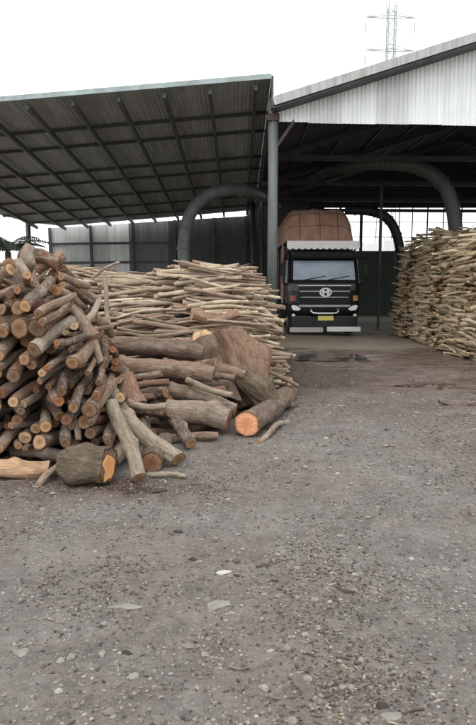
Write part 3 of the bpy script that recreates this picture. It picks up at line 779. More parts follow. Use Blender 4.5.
# height maps: wood is dropped on what lies below it -----------------------------------------
class HM:
    def __init__(s, x0, x1, y0, y1, c=.02):
        s.x0, s.y0, s.c = x0, y0, c; s.nx = int((x1 - x0) / c) + 1; s.ny = int((y1 - y0) / c) + 1
        s.h = np.zeros((s.ny, s.nx)); s.X, s.Y = np.meshgrid(x0 + np.arange(s.nx) * c, y0 + np.arange(s.ny) * c)
    def cells(s, cx, cy, yaw, L, r):
        t = np.linspace(-L / 2, L / 2, max(5, int(L / s.c / 1.2))); q = np.linspace(-.85 * r, .85 * r, max(3, int(1.7 * r / s.c) + 1))
        T, Q = np.meshgrid(t, q); ca, sa = math.cos(yaw), math.sin(yaw)
        ix = ((cx + T * ca - Q * sa - s.x0) / s.c).astype(int).clip(0, s.nx - 1); iy = ((cy + T * sa + Q * ca - s.y0) / s.c).astype(int).clip(0, s.ny - 1)
        return t, T, ix, iy, np.sqrt(r * r - Q * Q)
    def fit(s, cx, cy, yaw, L, r, mt=.35):
        t, T, ix, iy, up = s.cells(cx, cy, yaw, L, r)
        req = (s.h[iy, ix] + up).max(0); m = len(t) // 2
        i, j = int(req[:m].argmax()), m + int(req[m:].argmax())
        k = np.clip((req[j] - req[i]) / max(.15, t[j] - t[i]), -mt, mt)
        return float((req - k * t).max()), float(k)
    def put(s, cx, cy, yaw, L, r, z, k):
        t, T, ix, iy, up = s.cells(cx, cy, yaw, L, r); np.maximum.at(s.h, (iy, ix), z + k * T + up)
    def stamp(s, a, b, r):
        d = b - a; L = math.hypot(d.x, d.y)
        if L < .02: return
        c = (a + b) / 2; t, T, ix, iy, up = s.cells(c.x, c.y, math.atan2(d.y, d.x), L, r); np.maximum.at(s.h, (iy, ix), c.z + d.z / L * T + up)
def drop_pile(hm, target, temps, yawf, nmax, cand=10, sc=(.85, 1.2), sink=.012, mt=.35, edge=None, patience=60):
    """drop pieces one by one where the pile is still lowest against its target height"""
    out = []; tg = target(hm.X, hm.Y); miss = 0
    for _ in range(nmax):
        d = tg - hm.h; ys, xs = np.nonzero(d > .02)
        if len(ys) == 0 or miss > patience: break
        w = d[ys, xs]; best = None
        pick = RNG.choice(len(ys), cand, p=w / w.sum())
        ti = int(RNG.integers(len(temps))); T = temps[ti]; s = float(RNG.uniform(*sc))
        for p in pick:
            cx, cy = hm.X[ys[p], xs[p]], hm.Y[ys[p], xs[p]]; yaw = yawf(cx, cy, hm.h[ys[p], xs[p]])
            if edge is not None and not edge(cx, cy, yaw, T.L * s): continue
            z, k = hm.fit(cx, cy, yaw, T.L * s, T.r * s, mt)
            over = z - tg[ys[p], xs[p]]
            if best is None or over < best[0]: best = (over, cx, cy, yaw, z, k)
        if best is None or best[0] > .06: miss += 1; continue
        miss = 0; _, cx, cy, yaw, z, k = best
        hm.put(cx, cy, yaw, T.L * s, T.r * s, z, k)
        out.append((T, s, Vector((cx, cy, z - sink)), yaw, -math.atan(k), float(RNG.uniform(0, 6.28)) if T.r > .028 or True else 0))
    return out
def matrix_of(it):
    T, s, p, yaw, pit, roll = it
    return Matrix.Translation(p) @ Euler((0, 0, yaw)).to_matrix().to_4x4() @ Euler((0, pit, 0)).to_matrix().to_4x4() @ Euler((roll, 0, 0)).to_matrix().to_4x4() @ Matrix.Scale(s, 4)
def visible_area(items, extra=()):
    """rough depth-buffer count of the pixels every piece shows"""
    Wd, Hd = 476, 725; Z = np.full((Hd, Wd), 1e9); I = np.full((Hd, Wd), -1, int)
    for n_, it in enumerate(items):
        T, s, p, yaw, pit, roll = it; L, r = T.L * s, T.r * s
        ax = Vector((math.cos(yaw) * math.cos(pit), math.sin(yaw) * math.cos(pit), -math.sin(pit)))
        for t in np.linspace(-.5, .5, max(4, int(L / r / 1.2))):
            x, y, z = PX(p + ax * (t * L))
            if z < .5: continue
            rp = max(.6, FPX * r / z * .9); x0, x1, y0, y1 = int(x - rp + .5), int(x + rp + .5), int(y - rp + .5), int(y + rp + .5)
            x0, x1, y0, y1 = max(0, x0), min(Wd, max(x1, x0 + 1)), max(0, y0), min(Hd, max(y1, y0 + 1))
            if x0 >= x1 or y0 >= y1: continue
            zz = Z[y0:y1, x0:x1]; mk = zz > z - r
            zz[mk] = z - r; I[y0:y1, x0:x1][mk] = n_
    cnt = np.bincount(I[I >= 0], minlength=len(items)); return cnt
ORD = 'first second third fourth fifth sixth seventh eighth ninth tenth eleventh twelfth thirteenth fourteenth fifteenth sixteenth seventeenth eighteenth nineteenth twentieth twenty-first twenty-second twenty-third twenty-fourth twenty-fifth twenty-sixth twenty-seventh twenty-eighth twenty-ninth thirtieth thirty-first thirty-second'.split()
def emit(items, count, describe, stuff_name, stuff_label, stuff_cat, name='log', most=300, child_ends=True, core=None, corem=None, least=3):
    order = np.argsort(-count); chosen = [int(i) for i in order if count[i] >= least][:most]; cs = set(chosen)
    desc = {i: describe(items[i], int(count[i])) for i in chosen}; by = {}
    for i in chosen: by.setdefault(desc[i][1], []).append(i)
    for lab_, mem in by.items():
        if 1 < len(mem) <= len(ORD):
            mem.sort(key=lambda i: PX(items[i][2])[0])
            for k, i in enumerate(mem): desc[i] = (desc[i][0], lab_ + ', ' + (('leftmost' if k == 0 else 'rightmost' if k == len(mem) - 1 else ORD[k] + ' from left')), *desc[i][2:])
    for i in chosen:
        T = items[i][0]; M_ = matrix_of(items[i])
        nm, lab, cat, grp = desc[i]
        if child_ends:
            t = thing(nm, lab, cat, (0, 0, 0), 0, grp); t.matrix_world = M_
            b = link(T.body, T.me, t)
            ax = (M_.to_3x3() @ Vector((1, 0, 0))).normalized(); toc = (Vector((0, 0, CAM_H)) - M_.translation).normalized()
            for e, sg in ((0, -1), (1, 1)):
                if ax.dot(toc) * sg > -.35 or True: link('sawn_end', T.em[e], t)
        else:
            o = link(nm, T.full, None); o.matrix_world = M_; tag(o, lab, cat, grp)
    # all the rest: one mass
    V = []; F = []; MI = []; RAD = []; base = 0; mats = []
    def slot(m):
        if m not in mats: mats.append(m)
        return mats.index(m)
    for i, it in enumerate(items):
        if i in cs: continue
        T = it[0]; M_ = np.array(matrix_of(it))
        for arr, faces, m, rad in [(T.arrV, T.F, T.mat, None)] + [(T.arrE[e], T.E[e][1], T.endmat, T.E[e][2]) for e in (0, 1)]:
            V.append(arr @ M_[:3, :3].T + M_[:3, 3]); k = slot(m)
            F += [tuple(v + base for v in f) for f in faces]; MI += [k] * len(faces); RAD += rad if rad else [0.0] * len(arr); base += len(arr)
    if core is not None:
        cv, cf = core; V.append(np.array(cv)); F += [tuple(v + base for v in f) for f in cf]; MI += [slot(corem)] * len(cf); RAD += [0.0] * len(cv); base += len(cv)
    if F:
        me = bpy.data.meshes.new(stuff_name); me.from_pydata(np.concatenate(V).tolist(), [], F)
        for m in mats: me.materials.append(m)
        me.polygons.foreach_set('material_index', MI); me.polygons.foreach_set('use_smooth', [True] * len(F))
        a = me.attributes.new('rad', 'FLOAT', 'POINT'); a.data.foreach_set('value', RAD)
        tag(link(stuff_name, me), stuff_label, stuff_cat, kind='stuff')
    return chosen
def core_mound(hm, f, step=.1):
    xs = np.arange(hm.X.min(), hm.X.max(), step); ys = np.arange(hm.Y.min(), hm.Y.max(), step)
    X, Y = np.meshgrid(xs, ys); Z = f(X, Y); n = len(xs)
    vs = np.stack([X, Y, Z], -1).reshape(-1, 3)
    fs = [(j * n + i, j * n + i + 1, (j + 1) * n + i + 1, (j + 1) * n + i) for j in range(len(ys) - 1) for i in range(n - 1) if max(Z[j, i], Z[j, i + 1], Z[j + 1, i], Z[j + 1, i + 1]) > 0.01]
    used = sorted({v for f_ in fs for v in f_}); mp = {v: k for k, v in enumerate(used)}
    return vs[used], [tuple(mp[v] for v in f_) for f_ in fs]

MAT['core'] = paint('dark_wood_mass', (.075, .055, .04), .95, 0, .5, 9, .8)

# ---- templates
LOGS = [Template(100 + k, L, r, MAT['bark'], MAT['cut'], bend=bd, rough=.10, sides=22, rings=16, knots=2, ridge=.05, tilt=.25) for k, (L, r, bd) in enumerate([
    (.75, .045, .02), (.95, .05, .03), (.85, .057, .015), (1.0, .064, .02), (.8, .07, .01), (1.0, .078, .02), (.9, .088, .01), (.8, .1, .01), (.9, .055, .03), (1.1, .065, .02), (.7, .04, .03), (.8, .035, .03), (.9, .03, .03)])]
CROOK = [Template(200 + k, L, r, MAT['bark'], MAT['cut'], bend=bd, rough=.13, sides=18, rings=22, knots=4, taper=.2, tilt=.5, ridge=.05) for k, (L, r, bd) in enumerate([
    (.9, .045, .08), (1.1, .055, .09), (.7, .06, .06), (1.0, .075, .06), (.7, .08, .05), (1.1, .04, .1), (.6, .085, .04), (1.0, .033, .08)])]
LYING = [Template(300 + k, L, r, MAT['bark'], MAT['cut'], bend=bd, rough=.11, sides=24, rings=28, knots=4, taper=.12, ridge=.06) for k, (L, r, bd) in enumerate([
    (1.2, .06, .03), (1.5, .07, .03), (1.3, .085, .02), (1.0, .05, .04), (1.4, .045, .04), (1.1, .095, .02), (1.6, .055, .04)])]
def sticks(seed, mat, endm, lens, rads, splits=3):
    o = []
    for k in range(14):
        rg = random.Random(seed + k)
        o.append(Template(seed + k, rg.uniform(*lens), rg.uniform(*rads), mat, endm, body='wood', name='stick', bend=rg.uniform(.006, .034), rough=.13, sides=8, rings=9, knots=1, taper=.14, split=(k % splits), tilt=.4))
    return o
STK = sticks(400, MAT['stick'], MAT['cut'], (.65, 1.35), (.017, .043))
SHORT = sticks(450, MAT['stick'], MAT['cut'], (.35, .75), (.025, .055))
STR = sticks(500, MAT['stick_bright'], MAT['cut'], (.8, 1.5), (.026, .05), 4)

# ------------------------------------------------------------------ the single logs in front
# big log with the fresh orange end
a = G(246, 425, .135); b = G(287, 396, .13) ; b = a + (b - a) * 1.05
lone_log('log', 'thick log with a bright orange sawn end facing out at the pile corner', 'log', a, b, .132, 'bark_dark', 'fresh', bend=.02, rough=.07, seed=5, tilt=.05)
a = G(259, 440, .03); b = G(288, 419, .03)
lone_log('stick', 'pale peeled stick on the ground beside the orange-ended log', 'stick', a, b, .03, 'bark_pale', 'cut', seed=6)
a = G(290, 384, .085); b = a + Vector((-.75, .55, .05))
lone_log('log', 'short log with a small orange end, farthest right on the ground', 'log', a, b, .085, 'bark_red', 'fresh', seed=8)
# leaning pale logs
b = G(176, 459, .085); a = P(78, 372, 6.35)
lone_log('log', 'long pale barked log sloping down to the right over the pile foot', 'log', a, b, .078, 'bark_pale', 'cut', bend=.03, seed=11)
b = G(140, 476, .06); a = P(112, 402, 5.55)
lone_log('log', 'pale barked log standing steeply with its foot out on the dirt', 'log', a, b, .062, 'bark_pale', 'cut', bend=.02, seed=12)
b = G(194, 444, .06); a = P(150, 396, 6.9)
lone_log('log', 'grey log sloping to the ground between two pale fallen logs', 'log', a, b, .068, 'bark', 'cut', seed=14)
a = G(147, 474, .02); b = G(186, 475, .02)
lone_log('stick', 'thin stick lying on the dirt at the foot of the pale logs', 'stick', a, b, .02, 'bark_pale', 'cut', seed=15)
# debarked log, mossy log above it
a = G(-40, 470, .075); b = G(49, 468, .075)
lone_log('log', 'peeled reddish-tan log lying at the left edge of the pile foot', 'log', a, b, .078, 'bare', 'cut', seed=16, body='peeled_wood')
a = P(14, 449, 5.5); b = P(62, 455, 5.35)
lone_log('log', 'pale mossy log resting just above the peeled log', 'log', a, b, .06, 'bark_pale', 'cut', seed=17)
b = G(38, 484, .03); a = P(64, 462, 5.25)
lone_log('branch', 'small grey forked branch leaning on the split block', 'branch', a, b, .03, 'bark', 'cut', seed=18)
# short thick log on its side, weathered end with an orange split heart
a = G(66, 463, .14); b = G(111, 464, .14) + Vector((.0, -.10, 0))
blk = lone_log('log', 'short thick dark log on its side with an orange-hearted right end', 'log', a, b, .14, 'moss', 'dark_cut', seed=19, rough=.16, knots=4, bend=.0, tilt=.05, taper=.0, ridge=.10, sides=48)
mb = MB(); m_ = 11; L_ = (b - a).length / 2; rg = random.Random(4)
rim = [(.085 * (1 + .35 * math.sin(k * 1.9)) * math.cos(6.283 * k / m_) - .01, .10 * (1 + .3 * math.sin(k * 2.7 + 1)) * math.sin(6.283 * k / m_)) for k in range(m_)]
mb.add([(L_ + .012, p[0], p[1]) for p in rim] + [(L_ - .06, p[0] * 1.1, p[1] * 1.1) for p in rim] + [(L_ + .004, 0, 0)], [(k, (k + 1) % m_, 2 * m_) for k in range(m_)] + [(k, m_ + k, m_ + (k + 1) % m_, (k + 1) % m_) for k in range(m_)])
me = mb.mesh('split_heart', MAT['orange']); at_ = me.attributes.new('rad', 'FLOAT', 'POINT'); at_.data.foreach_set('value', [.72] * m_ + [.9] * m_ + [.3]); link('split_heart', me, blk)
# upright peeled stick, reddish upright chunk
lone_log('stick', 'short peeled stick standing upright above the dark split block', 'stick', P(79, 440, 5.3), P(70, 400, 5.45), .026, 'bark_pale', 'cut', seed=21)
lone_log('log', 'short reddish log chunk tipped on end among the fallen logs', 'log', P(136, 408, 6.1), P(124, 378, 6.3), .105, 'bark_red', 'cut', seed=22, knots=0)
# big horizontal logs in the middle
lone_log('log', 'thick dark log lying flat under the pale stick stack', 'log', P(84, 342, 7.6), P(204, 352, 7.5), .105, 'bark_dark', 'cut', bend=.015, seed=23)
lone_log('log', 'thick grey log lying flat, second below the stick stack', 'log', P(92, 362, 7.1), P(214, 374, 7.0), .105, 'bark', 'cut', bend=.015, seed=24)
lone_log('log', 'brown log with peeled patches lying flat above the fat mossy log', 'log', P(143, 384, 6.9), P(236, 408, 6.75), .085, 'bark', 'cut', bend=.03, seed=25)
lone_log('stick', 'pale straight stick poking right from the flat grey logs', 'stick', P(186, 381, 6.75), P(232, 396, 6.6), .035, 'bark_pale', 'cut', seed=26)
lone_log('log', 'fat pale mossy log beside the orange-ended log', 'log', P(168, 409, 6.6), P(229, 419, 6.5), .125, 'bark_pale', 'cut', bend=.02, seed=27)
lone_log('log', 'dark log half hidden under the fat mossy log', 'log', G(186, 424, .1), G(224, 419, .1), .1, 'bark_dark', 'cut', seed=28)
lone_log('log', 'short thick log showing its round end low between the pale logs', 'log', G(152, 460, .09), G(160, 448, .09) + Vector((0, .4, 0)), .09, 'moss', 'cut', seed=29)
lone_log('branch', 'broken pale branch crossing the reddish upright chunk', 'branch', P(118, 402, 6.0), P(166, 408, 6.0), .036, 'bark_pale', 'cut', bend=.05, seed=30)
# big trunk butts leaning at the stack corner, cut slanting
lone_log('trunk_butt', 'broad brown trunk butt leaning at the right corner of the stick stack', 'trunk', P(262, 404, 7.75), P(226, 333, 8.15), .235, 'slab', 'cut', seed=61, rough=.26, knots=7, taper=.12, tilt=.55, bend=.02, sides=72, ridge=.10)
lone_log('trunk_butt', 'slimmer brown trunk butt with a slanting pale cut left of the broad one', 'trunk', P(222, 392, 7.45), P(201, 339, 7.75), .155, 'bark_dark', 'cut', seed=64, rough=.16, knots=4, taper=.05, tilt=1.1, bend=.02, sides=56, ridge=.08)
lone_log('trunk_butt', 'low mossy trunk piece lying behind the orange-ended log', 'trunk', P(270, 402, 7.5), P(240, 374, 7.5), .14, 'moss', 'cut', seed=66, rough=.18, knots=4, tilt=.6, sides=56, ridge=.1)
lone_log('branch', 'reddish forked limb lying on the stick stack above the trunk butts', 'branch', P(192, 318, 8.7), P(236, 318, 8.9), .085, 'bark_red', 'cut', bend=.09, rough=.16, seed=31)
lone_log('branch', 'thin grey pole standing up out of the stick stack', 'branch', P(112, 338, 8.0), P(103, 274, 8.3), .03, 'bark_pale', 'cut', bend=.03, seed=32)
lone_log('stick', 'pale stick jutting up to the right above the stack top', 'stick', P(92, 277, 9.6), P(119, 261, 9.6), .025, 'bark_pale', 'cut', seed=33)
# jumbled crown of the near pile
lone_log('branch', 'thick curved pale limb arching over the top of the near pile', 'branch', P(8, 285, 5.75), P(36, 250, 5.9), .075, 'bark_pale', 'cut', bend=.16, seed=41)
lone_log('branch', 'grey limb lying across the very top of the near pile', 'branch', P(20, 254, 6.2), P(58, 262, 6.2), .07, 'bark', 'cut', bend=.08, seed=42)
lone_log('branch', 'dark reddish broken limb pointing right at the top of the near pile', 'branch', P(36, 270, 6.2), P(64, 254, 6.3), .055, 'bark_red', 'cut', bend=.05, seed=43)
lone_log('stick', 'pale peeled stick crossing the upper front of the near pile', 'stick', P(18, 260, 5.7), P(31, 283, 5.6), .035, 'bark_pale', 'cut', seed=44)
lone_log('log', 'orange-brown debarked log end tipped forward high in the near pile', 'log', P(15, 312, 5.45), P(17, 300, 6.1), .10, 'bark_red', 'cut', seed=45)
lone_log('log', 'thick reddish log bulging out high at the left edge of the pile', 'log', P(-14, 314, 5.35), P(20, 326, 5.45), .10, 'bark_red', 'cut', seed=46)
lone_log('log', 'stout reddish log sticking out at the right shoulder of the near pile', 'log', P(58, 300, 6.0), P(96, 338, 5.75), .075, 'bark_red', 'cut', seed=47)
lone_log('branch', 'crooked pale branch hanging down the right flank of the near pile', 'branch', P(60, 292, 5.9), P(104, 360, 5.7), .04, 'bark_pale', 'cut', bend=.07, seed=48)

# ------------------------------------------------------------------ the three piles
clip = np.clip
# near pile of round logs, ends towards the yard
hm1 = HM(-4.2, .1, 5.0, 8.2)
for s_ in STAMPS:
    if s_[0].z < .35 and s_[1].z < .35 and max(s_[0].y, s_[1].y) < 8: hm1.stamp(*s_)
def near_t(X, Y, top=1.42):
    front = clip((Y - 5.18) * 7.0, 0, 1); right = clip((-.98 - X) / .62, 0, 1); back = clip((7.6 - Y) / .9, 0, 1)
    return (top + .10 * np.sin(X * 3.1 + 1)) * front * right ** .7 * back
def near_edge(cx, cy, yaw, L): return cy - abs(math.sin(yaw)) * L / 2 > 5.12 + .06 * math.sin(cx * 9) and cx + abs(math.cos(yaw)) * L / 2 < -.75
SMALL = [t_ for t_ in LOGS if t_.r < .062]
yaw_near = lambda x, y, z: math.pi / 2 + RNG.normal(0, .2)
p1 = drop_pile(hm1, lambda X, Y: near_t(X, Y, .85), SMALL, yaw_near, 900, 14, (.7, 1.1), edge=near_edge, mt=.25)
p1 += drop_pile(hm1, near_t, LOGS + SMALL + LOGS[3:6], yaw_near, 900, 14, (.7, 1.0), edge=near_edge, mt=.3)
def crown_t(X, Y):
    return (1.66 + .07 * np.sin(X * 4)) * clip((Y - 5.35) * 4, 0, 1) * clip((-1.15 - X) / .5, 0, 1) ** .5 * clip((7.4 - Y) / .7, 0, 1)
p1 += drop_pile(hm1, crown_t, CROOK + LOGS[:4], lambda x, y, z: RNG.uniform(0, 3.14), 260, 10, (.75, 1.1), edge=lambda cx, cy, yaw, L: cy - abs(math.sin(yaw)) * L / 2 > 5.15 and cx + abs(math.cos(yaw)) * L / 2 < -1.3, mt=.5)
# fallen logs between the near pile and the slabs
def foot_t(X, Y):
    return clip((Y - 6.15 - .5 * clip(X + .9, 0, 2)) * .6, 0, .62) * clip((.25 - X) * 3, 0, 1) * clip((X + 1.9) * 3, 0, 1) * clip((8.3 - Y) * 3, 0, 1)
hm1b = HM(-2.2, 1.2, 5.2, 8.8)
for s_ in STAMPS:
    if s_[0].z < .25 and s_[1].z < .25: hm1b.stamp(*s_)
p1b = drop_pile(hm1b, foot_t, LYING, lambda x, y, z: RNG.normal(-.2, .2), 130, 10, (.75, 1.05), edge=lambda cx, cy, yaw, L: cx + math.cos(yaw) * L / 2 < .15, mt=.2)
# stack of pale sticks behind
def back_t(X, Y):
    right = np.interp(X, [-9, -.2, .5, .68, .80], [1, 1, .76, .5, 0]); front = np.interp(Y, [7.9, 8.2, 9.8, 30], [0, .42, 1, 1])
    return (1.72 + .08 * np.sin(X * 1.7 + 2) + .04 * np.sin(X * 5 + Y * 3) + .03 * (Y - 9)) * right * front * clip((14.4 - Y) * 2, 0, 1)
hm2 = HM(-5.2, 1.4, 7.5, 14.6, .022)
core2 = lambda X, Y: clip(back_t(X + .55, Y - .45) - .30, -.02, 9) * (X > -5.1)
hm2.h = np.maximum(hm2.h, core2(hm2.X, hm2.Y))
p2 = drop_pile(hm2, back_t, STK, lambda x, y, z: RNG.normal(0.03, .12) if x < .3 else RNG.normal(0.1, .4), 3400, 6, (.85, 1.15), edge=lambda cx, cy, yaw, L: cx + abs(math.cos(yaw)) * L / 2 < .80, mt=.16)
p2 += drop_pile(hm2, lambda X, Y: back_t(X, Y) * (X > -.35) * (Y < 13), SHORT, lambda x, y, z: RNG.uniform(-1.2, 1.2), 700, 7, (.8, 1.2), edge=lambda cx, cy, yaw, L: cx + abs(math.cos(yaw)) * L / 2 < .88, mt=.5)
# stack at the right
def right_t(X, Y):
    xl = 5.05 + .03 * (Y - 12) + .12 * np.sin(Y * 2.1); a = clip((X - xl) / .45, 0, 1) ** .45; f = clip((Y - 12.6) / .8, 0, 1) ** .5
    return (2.64 + .06 * (Y - 12.6) + .10 * np.sin(X * 3.2) + .08 * np.sin(Y * 1.9)) * a * f * clip((20.9 - Y) * 2, 0, 1)
hm3 = HM(4.6, 9.2, 12.2, 21.2, .025)
face = lambda y, z: 5.0 + .03 * (y - 12) + .10 * math.sin(y * 2.1) + .05 * math.sin(y * 5.3 + z * 3) + .045 * z
core3 = lambda X, Y: clip(right_t(X - .30, Y - .5) - .22, -.02, 9)
hm3.h = np.maximum(hm3.h, core3(hm3.X, hm3.Y))
p3 = []; z = .035
while z < 3.2:
    for row in range(3):
        y = 12.45 + RNG.uniform(0, .5)
        while y < 20.7:
            T = STR[int(RNG.integers(len(STR)))]; s = float(RNG.uniform(.85, 1.2)); L = T.L * s
            cy = y + L / 2; x = face(cy, z) + row * .085 + RNG.normal(.02, .03); zz = z + RNG.normal(0, .016)
            if RNG.random() < (.14 if row == 0 else .05): cy = y + .1; yaw = RNG.normal(0, .35); x += L / 2 - .06; y += .16
            else: yaw = RNG.normal(1.54, .075); y += L * RNG.uniform(.8, .98)
            top = float(right_t(np.array(x + .25), np.array(cy)))
            if zz + T.r * s < top + .02:
                p3.append((T, s, Vector((x, cy, max(zz, T.r * s * .9))), float(yaw), float(RNG.normal(0, .035)), float(RNG.uniform(0, 6.28))))
                hm3.put(x, cy, yaw, L, T.r * s, zz, 0)
    z += .064
p3 += drop_pile(hm3, lambda X, Y: right_t(X - .12, Y) * 1.02, STR, lambda x, y, z: RNG.normal(.9, .5), 700, 8, (.85, 1.2), edge=lambda cx, cy, yaw, L: cx - abs(math.cos(yaw)) * L / 2 > face(cy, 2.6) - .02 and cy - abs(math.sin(yaw)) * L / 2 > 12.4, mt=.14, patience=200)
print('pieces', len(p1), len(p1b), len(p2), len(p3))
allp = p1 + p1b + p2 + p3; cnt = visible_area(allp)
c1, c1b, c2_, c3 = np.split(cnt, np.cumsum([len(p1), len(p1b), len(p2)]))
def band(z, cuts, words):
    for c_, w_ in zip(cuts, words):
        if z < c_: return w_
    return words[-1]
def d_near(it, n_):
    T, s, p, yaw, pit, roll = it; thick = 'thick' if T.r * s > .078 else 'slim' if T.r * s < .046 else 'medium'
    if T in CROOK: return 'branch', f'{thick} crooked branch jumbled on the near log pile', 'branch', 'crooked branches on the near pile'
    h = band(p.z, (.45, .95, 1.4), ('low down', 'mid height', 'fairly high', 'high up'))
    x_ = PX(p - Vector((0, .45, 0)))[0]; cl = 'at the left edge' if x_ < 22 else 'left of the middle' if x_ < 48 else 'right of the middle' if x_ < 75 else 'on the right flank'
    return 'log', f'{thick} end-on log {h} {cl} of the near pile', 'log', 'logs stacked end-on in the near pile'
def d_foot(it, n_):
    T, s, p, yaw, pit, roll = it; thick = 'thick' if T.r * s > .078 else 'slim' if T.r * s < .05 else 'medium'
    x_ = PX(p)[0]; cl = 'beside the near pile' if x_ < 125 else 'midway to the trunk butts' if x_ < 185 else 'beside the trunk butts'
    tn = 'grey-brown' ; hh = 'lowest' if p.z < .25 else 'upper'
    return 'log', f'{thick} fallen log, {hh} layer, {cl}', 'log', 'fallen logs between the piles'
def d_back(it, n_):
    T, s, p, yaw, pit, roll = it; h = band(p.z, (.55, 1.0, 1.5, 1.85), ('bottom', 'low', 'mid-height', 'upper', 'topmost'))
    th = 'thick' if T.r * s > .044 else 'thin'; sd = 'left part' if p.x < -1.7 else 'left middle' if p.x < -.9 else 'right middle' if p.x < -.3 else 'right part' if p.x < .4 else 'right end'
    return 'stick', f'{th} pale stick, {h} {sd} of the left firewood stack', 'stick', 'sticks in the left firewood stack'
def d_right(it, n_):
    T, s, p, yaw, pit, roll = it; h = band(p.z, (.8, 1.6, 2.3), ('low', 'lower-middle', 'upper-middle', 'topmost'))
    th = 'thick' if T.r * s > .05 else 'thin'; x_ = PX(p)[0]; sd = 'far corner' if x_ < 418 else 'far half' if x_ < 436 else 'middle' if x_ < 452 else 'near half' if x_ < 465 else 'near side'
    return 'firewood_piece', f'{th} weathered firewood piece, {h} {sd} of the tall right stack', 'firewood', 'firewood pieces in the right stack'
emit(p1, c1, d_near, 'logs_inside_pile', 'more logs deep inside the near pile', 'logs', most=300)
emit(p1b, c1b, d_foot, 'logs_under_pile', 'more logs underneath the fallen logs', 'logs', most=100)
emit(p2, c2_, d_back, 'stacked_sticks', 'mass of further sticks in the left firewood stack', 'sticks', most=300, child_ends=False, core=core_mound(hm2, lambda X, Y: core2(X, Y) - .06), corem=MAT['core'])
emit(p3, c3, d_right, 'stacked_firewood', 'mass of further pieces in the tall right firewood stack', 'firewood', most=300, child_ends=False, core=core_mound(hm3, lambda X, Y: core3(X, Y) - .06), corem=MAT['core'])


# ------------------------------------------------------------------ litter on the yard
def stone_mat(name, stops):
    t = NT(name); rn = t.rnd(); v = t.coord('Object')
    c = t.mix(1.0, t.ramp(rn, stops), t.ramp(t.noise(v, 60, 4), [(.3, .75), (.7, 1.2)]), 'MULTIPLY'); t.bump(t.noise(v, 90, 4), .4, .004)
    return t.done(c, .75, spec=.3)
MAT['gravel'] = stone_mat('gravel', [(0, (.08, .066, .057)), (.2, (.14, .121, .109)), (.6, (.195, .172, .157)), (.95, (.245, .22, .203)), (1, (.33, .305, .285))])
MAT['chips'] = stone_mat('wood_chips', [(0, (.045, .036, .03)), (.35, (.085, .064, .05)), (.65, (.14, .108, .083)), (.9, (.21, .165, .12)), (1, (.36, .30, .22))])
rs = random.Random(3)
def scatter(n, kind):
    V = []; F = []
    while n:
        y = 1.75 + (rs.random() ** 1.25) * (7.5 if kind == 0 else 11.5); x = rs.uniform(-.42, .42) * y + rs.uniform(-.3, .3)
        if x < -.2 and y > 4.95 - (.0 if x < -.7 else -.9) : 
            if rs.random() < .85: continue
        dn = mnoise.noise(Vector((x * 1.1, y * 1.1, 5 if kind else 8))) + .55 * mnoise.noise(Vector((x * 3.5, y * 3.5, 2)))
        if rs.random() > (.12 if kind else .3) + 1.2 * max(0, dn): continue
        n -= 1; z = hgt(x, y); b = len(V); gs = 1 + max(0, y - 4) * .12; a0 = rs.uniform(0, 6.28)
        if kind == 0:
            r = .003 + .009 * rs.random() ** 2.5 + (.022 * rs.random() if rs.random() < .025 else 0); r *= gs; fl = rs.uniform(.3, .65); el = rs.uniform(.65, 1.0); m = 6
            for lv, rr in ((-.3, .8), (.25, 1.0), (.75, .62)):
                for k in range(m):
                    a = a0 + 6.283 * k / m; j = rs.uniform(.8, 1.2) * rr * r; ux, uy = j * math.cos(a), j * el * math.sin(a)
                    V.append((x + ux * math.cos(a0) - uy * math.sin(a0), y + ux * math.sin(a0) + uy * math.cos(a0), z + lv * r * fl * rs.uniform(.85, 1.15)))
            for lv in range(2):
                for k in range(m): F.append((b + lv * m + k, b + lv * m + (k + 1) % m, b + (lv + 1) * m + (k + 1) % m, b + (lv + 1) * m + k))
            F.append(tuple(b + 2 * m + k for k in range(m)))
        else:
            L = rs.uniform(.005, .02) * (3.2 if rs.random() < .06 else 1); L *= gs; wd = min(.006 * gs, L * rs.uniform(.12, .5)); th = rs.uniform(.0015, .004); dz = rs.uniform(-.004, .008); k2 = rs.uniform(-.06, .06) * L
            ca, sa = math.cos(a0), math.sin(a0)
            for (u, sgn) in ((-1, .6), (0, 1), (1, .4)):
                for (q, h) in ((-1, 0), (1, 0), (1, 1), (-1, 1)):
                    lx, ly = u * L / 2, q * wd * sgn + (k2 if u == 0 else 0)
                    V.append((x + lx * ca - ly * sa, y + lx * sa + ly * ca, z - .001 + h * th + dz * (u + 1) / 2 + .002))
            for s0 in (0, 4):
                for k in range(4): F.append((b + s0 + k, b + s0 + (k + 1) % 4, b + s0 + 4 + (k + 1) % 4, b + s0 + 4 + k))
            F += [(b, b + 3, b + 2, b + 1), (b + 8, b + 9, b + 10, b + 11)]
    return V, F
for nm, kind, n, m, lab in (('gravel', 0, 28000, 'gravel', 'loose grey gravel strewn over the dirt yard'), ('wood_chips', 1, 8500, 'chips', 'bark and wood chips strewn over the dirt yard')):
    V, F = scatter(n, kind); me = bpy.data.meshes.new(nm); me.from_pydata(V, [], F); me.materials.append(MAT[m])
    tag(link(nm, me), lab, nm.replace('_', ' '), kind='stuff')
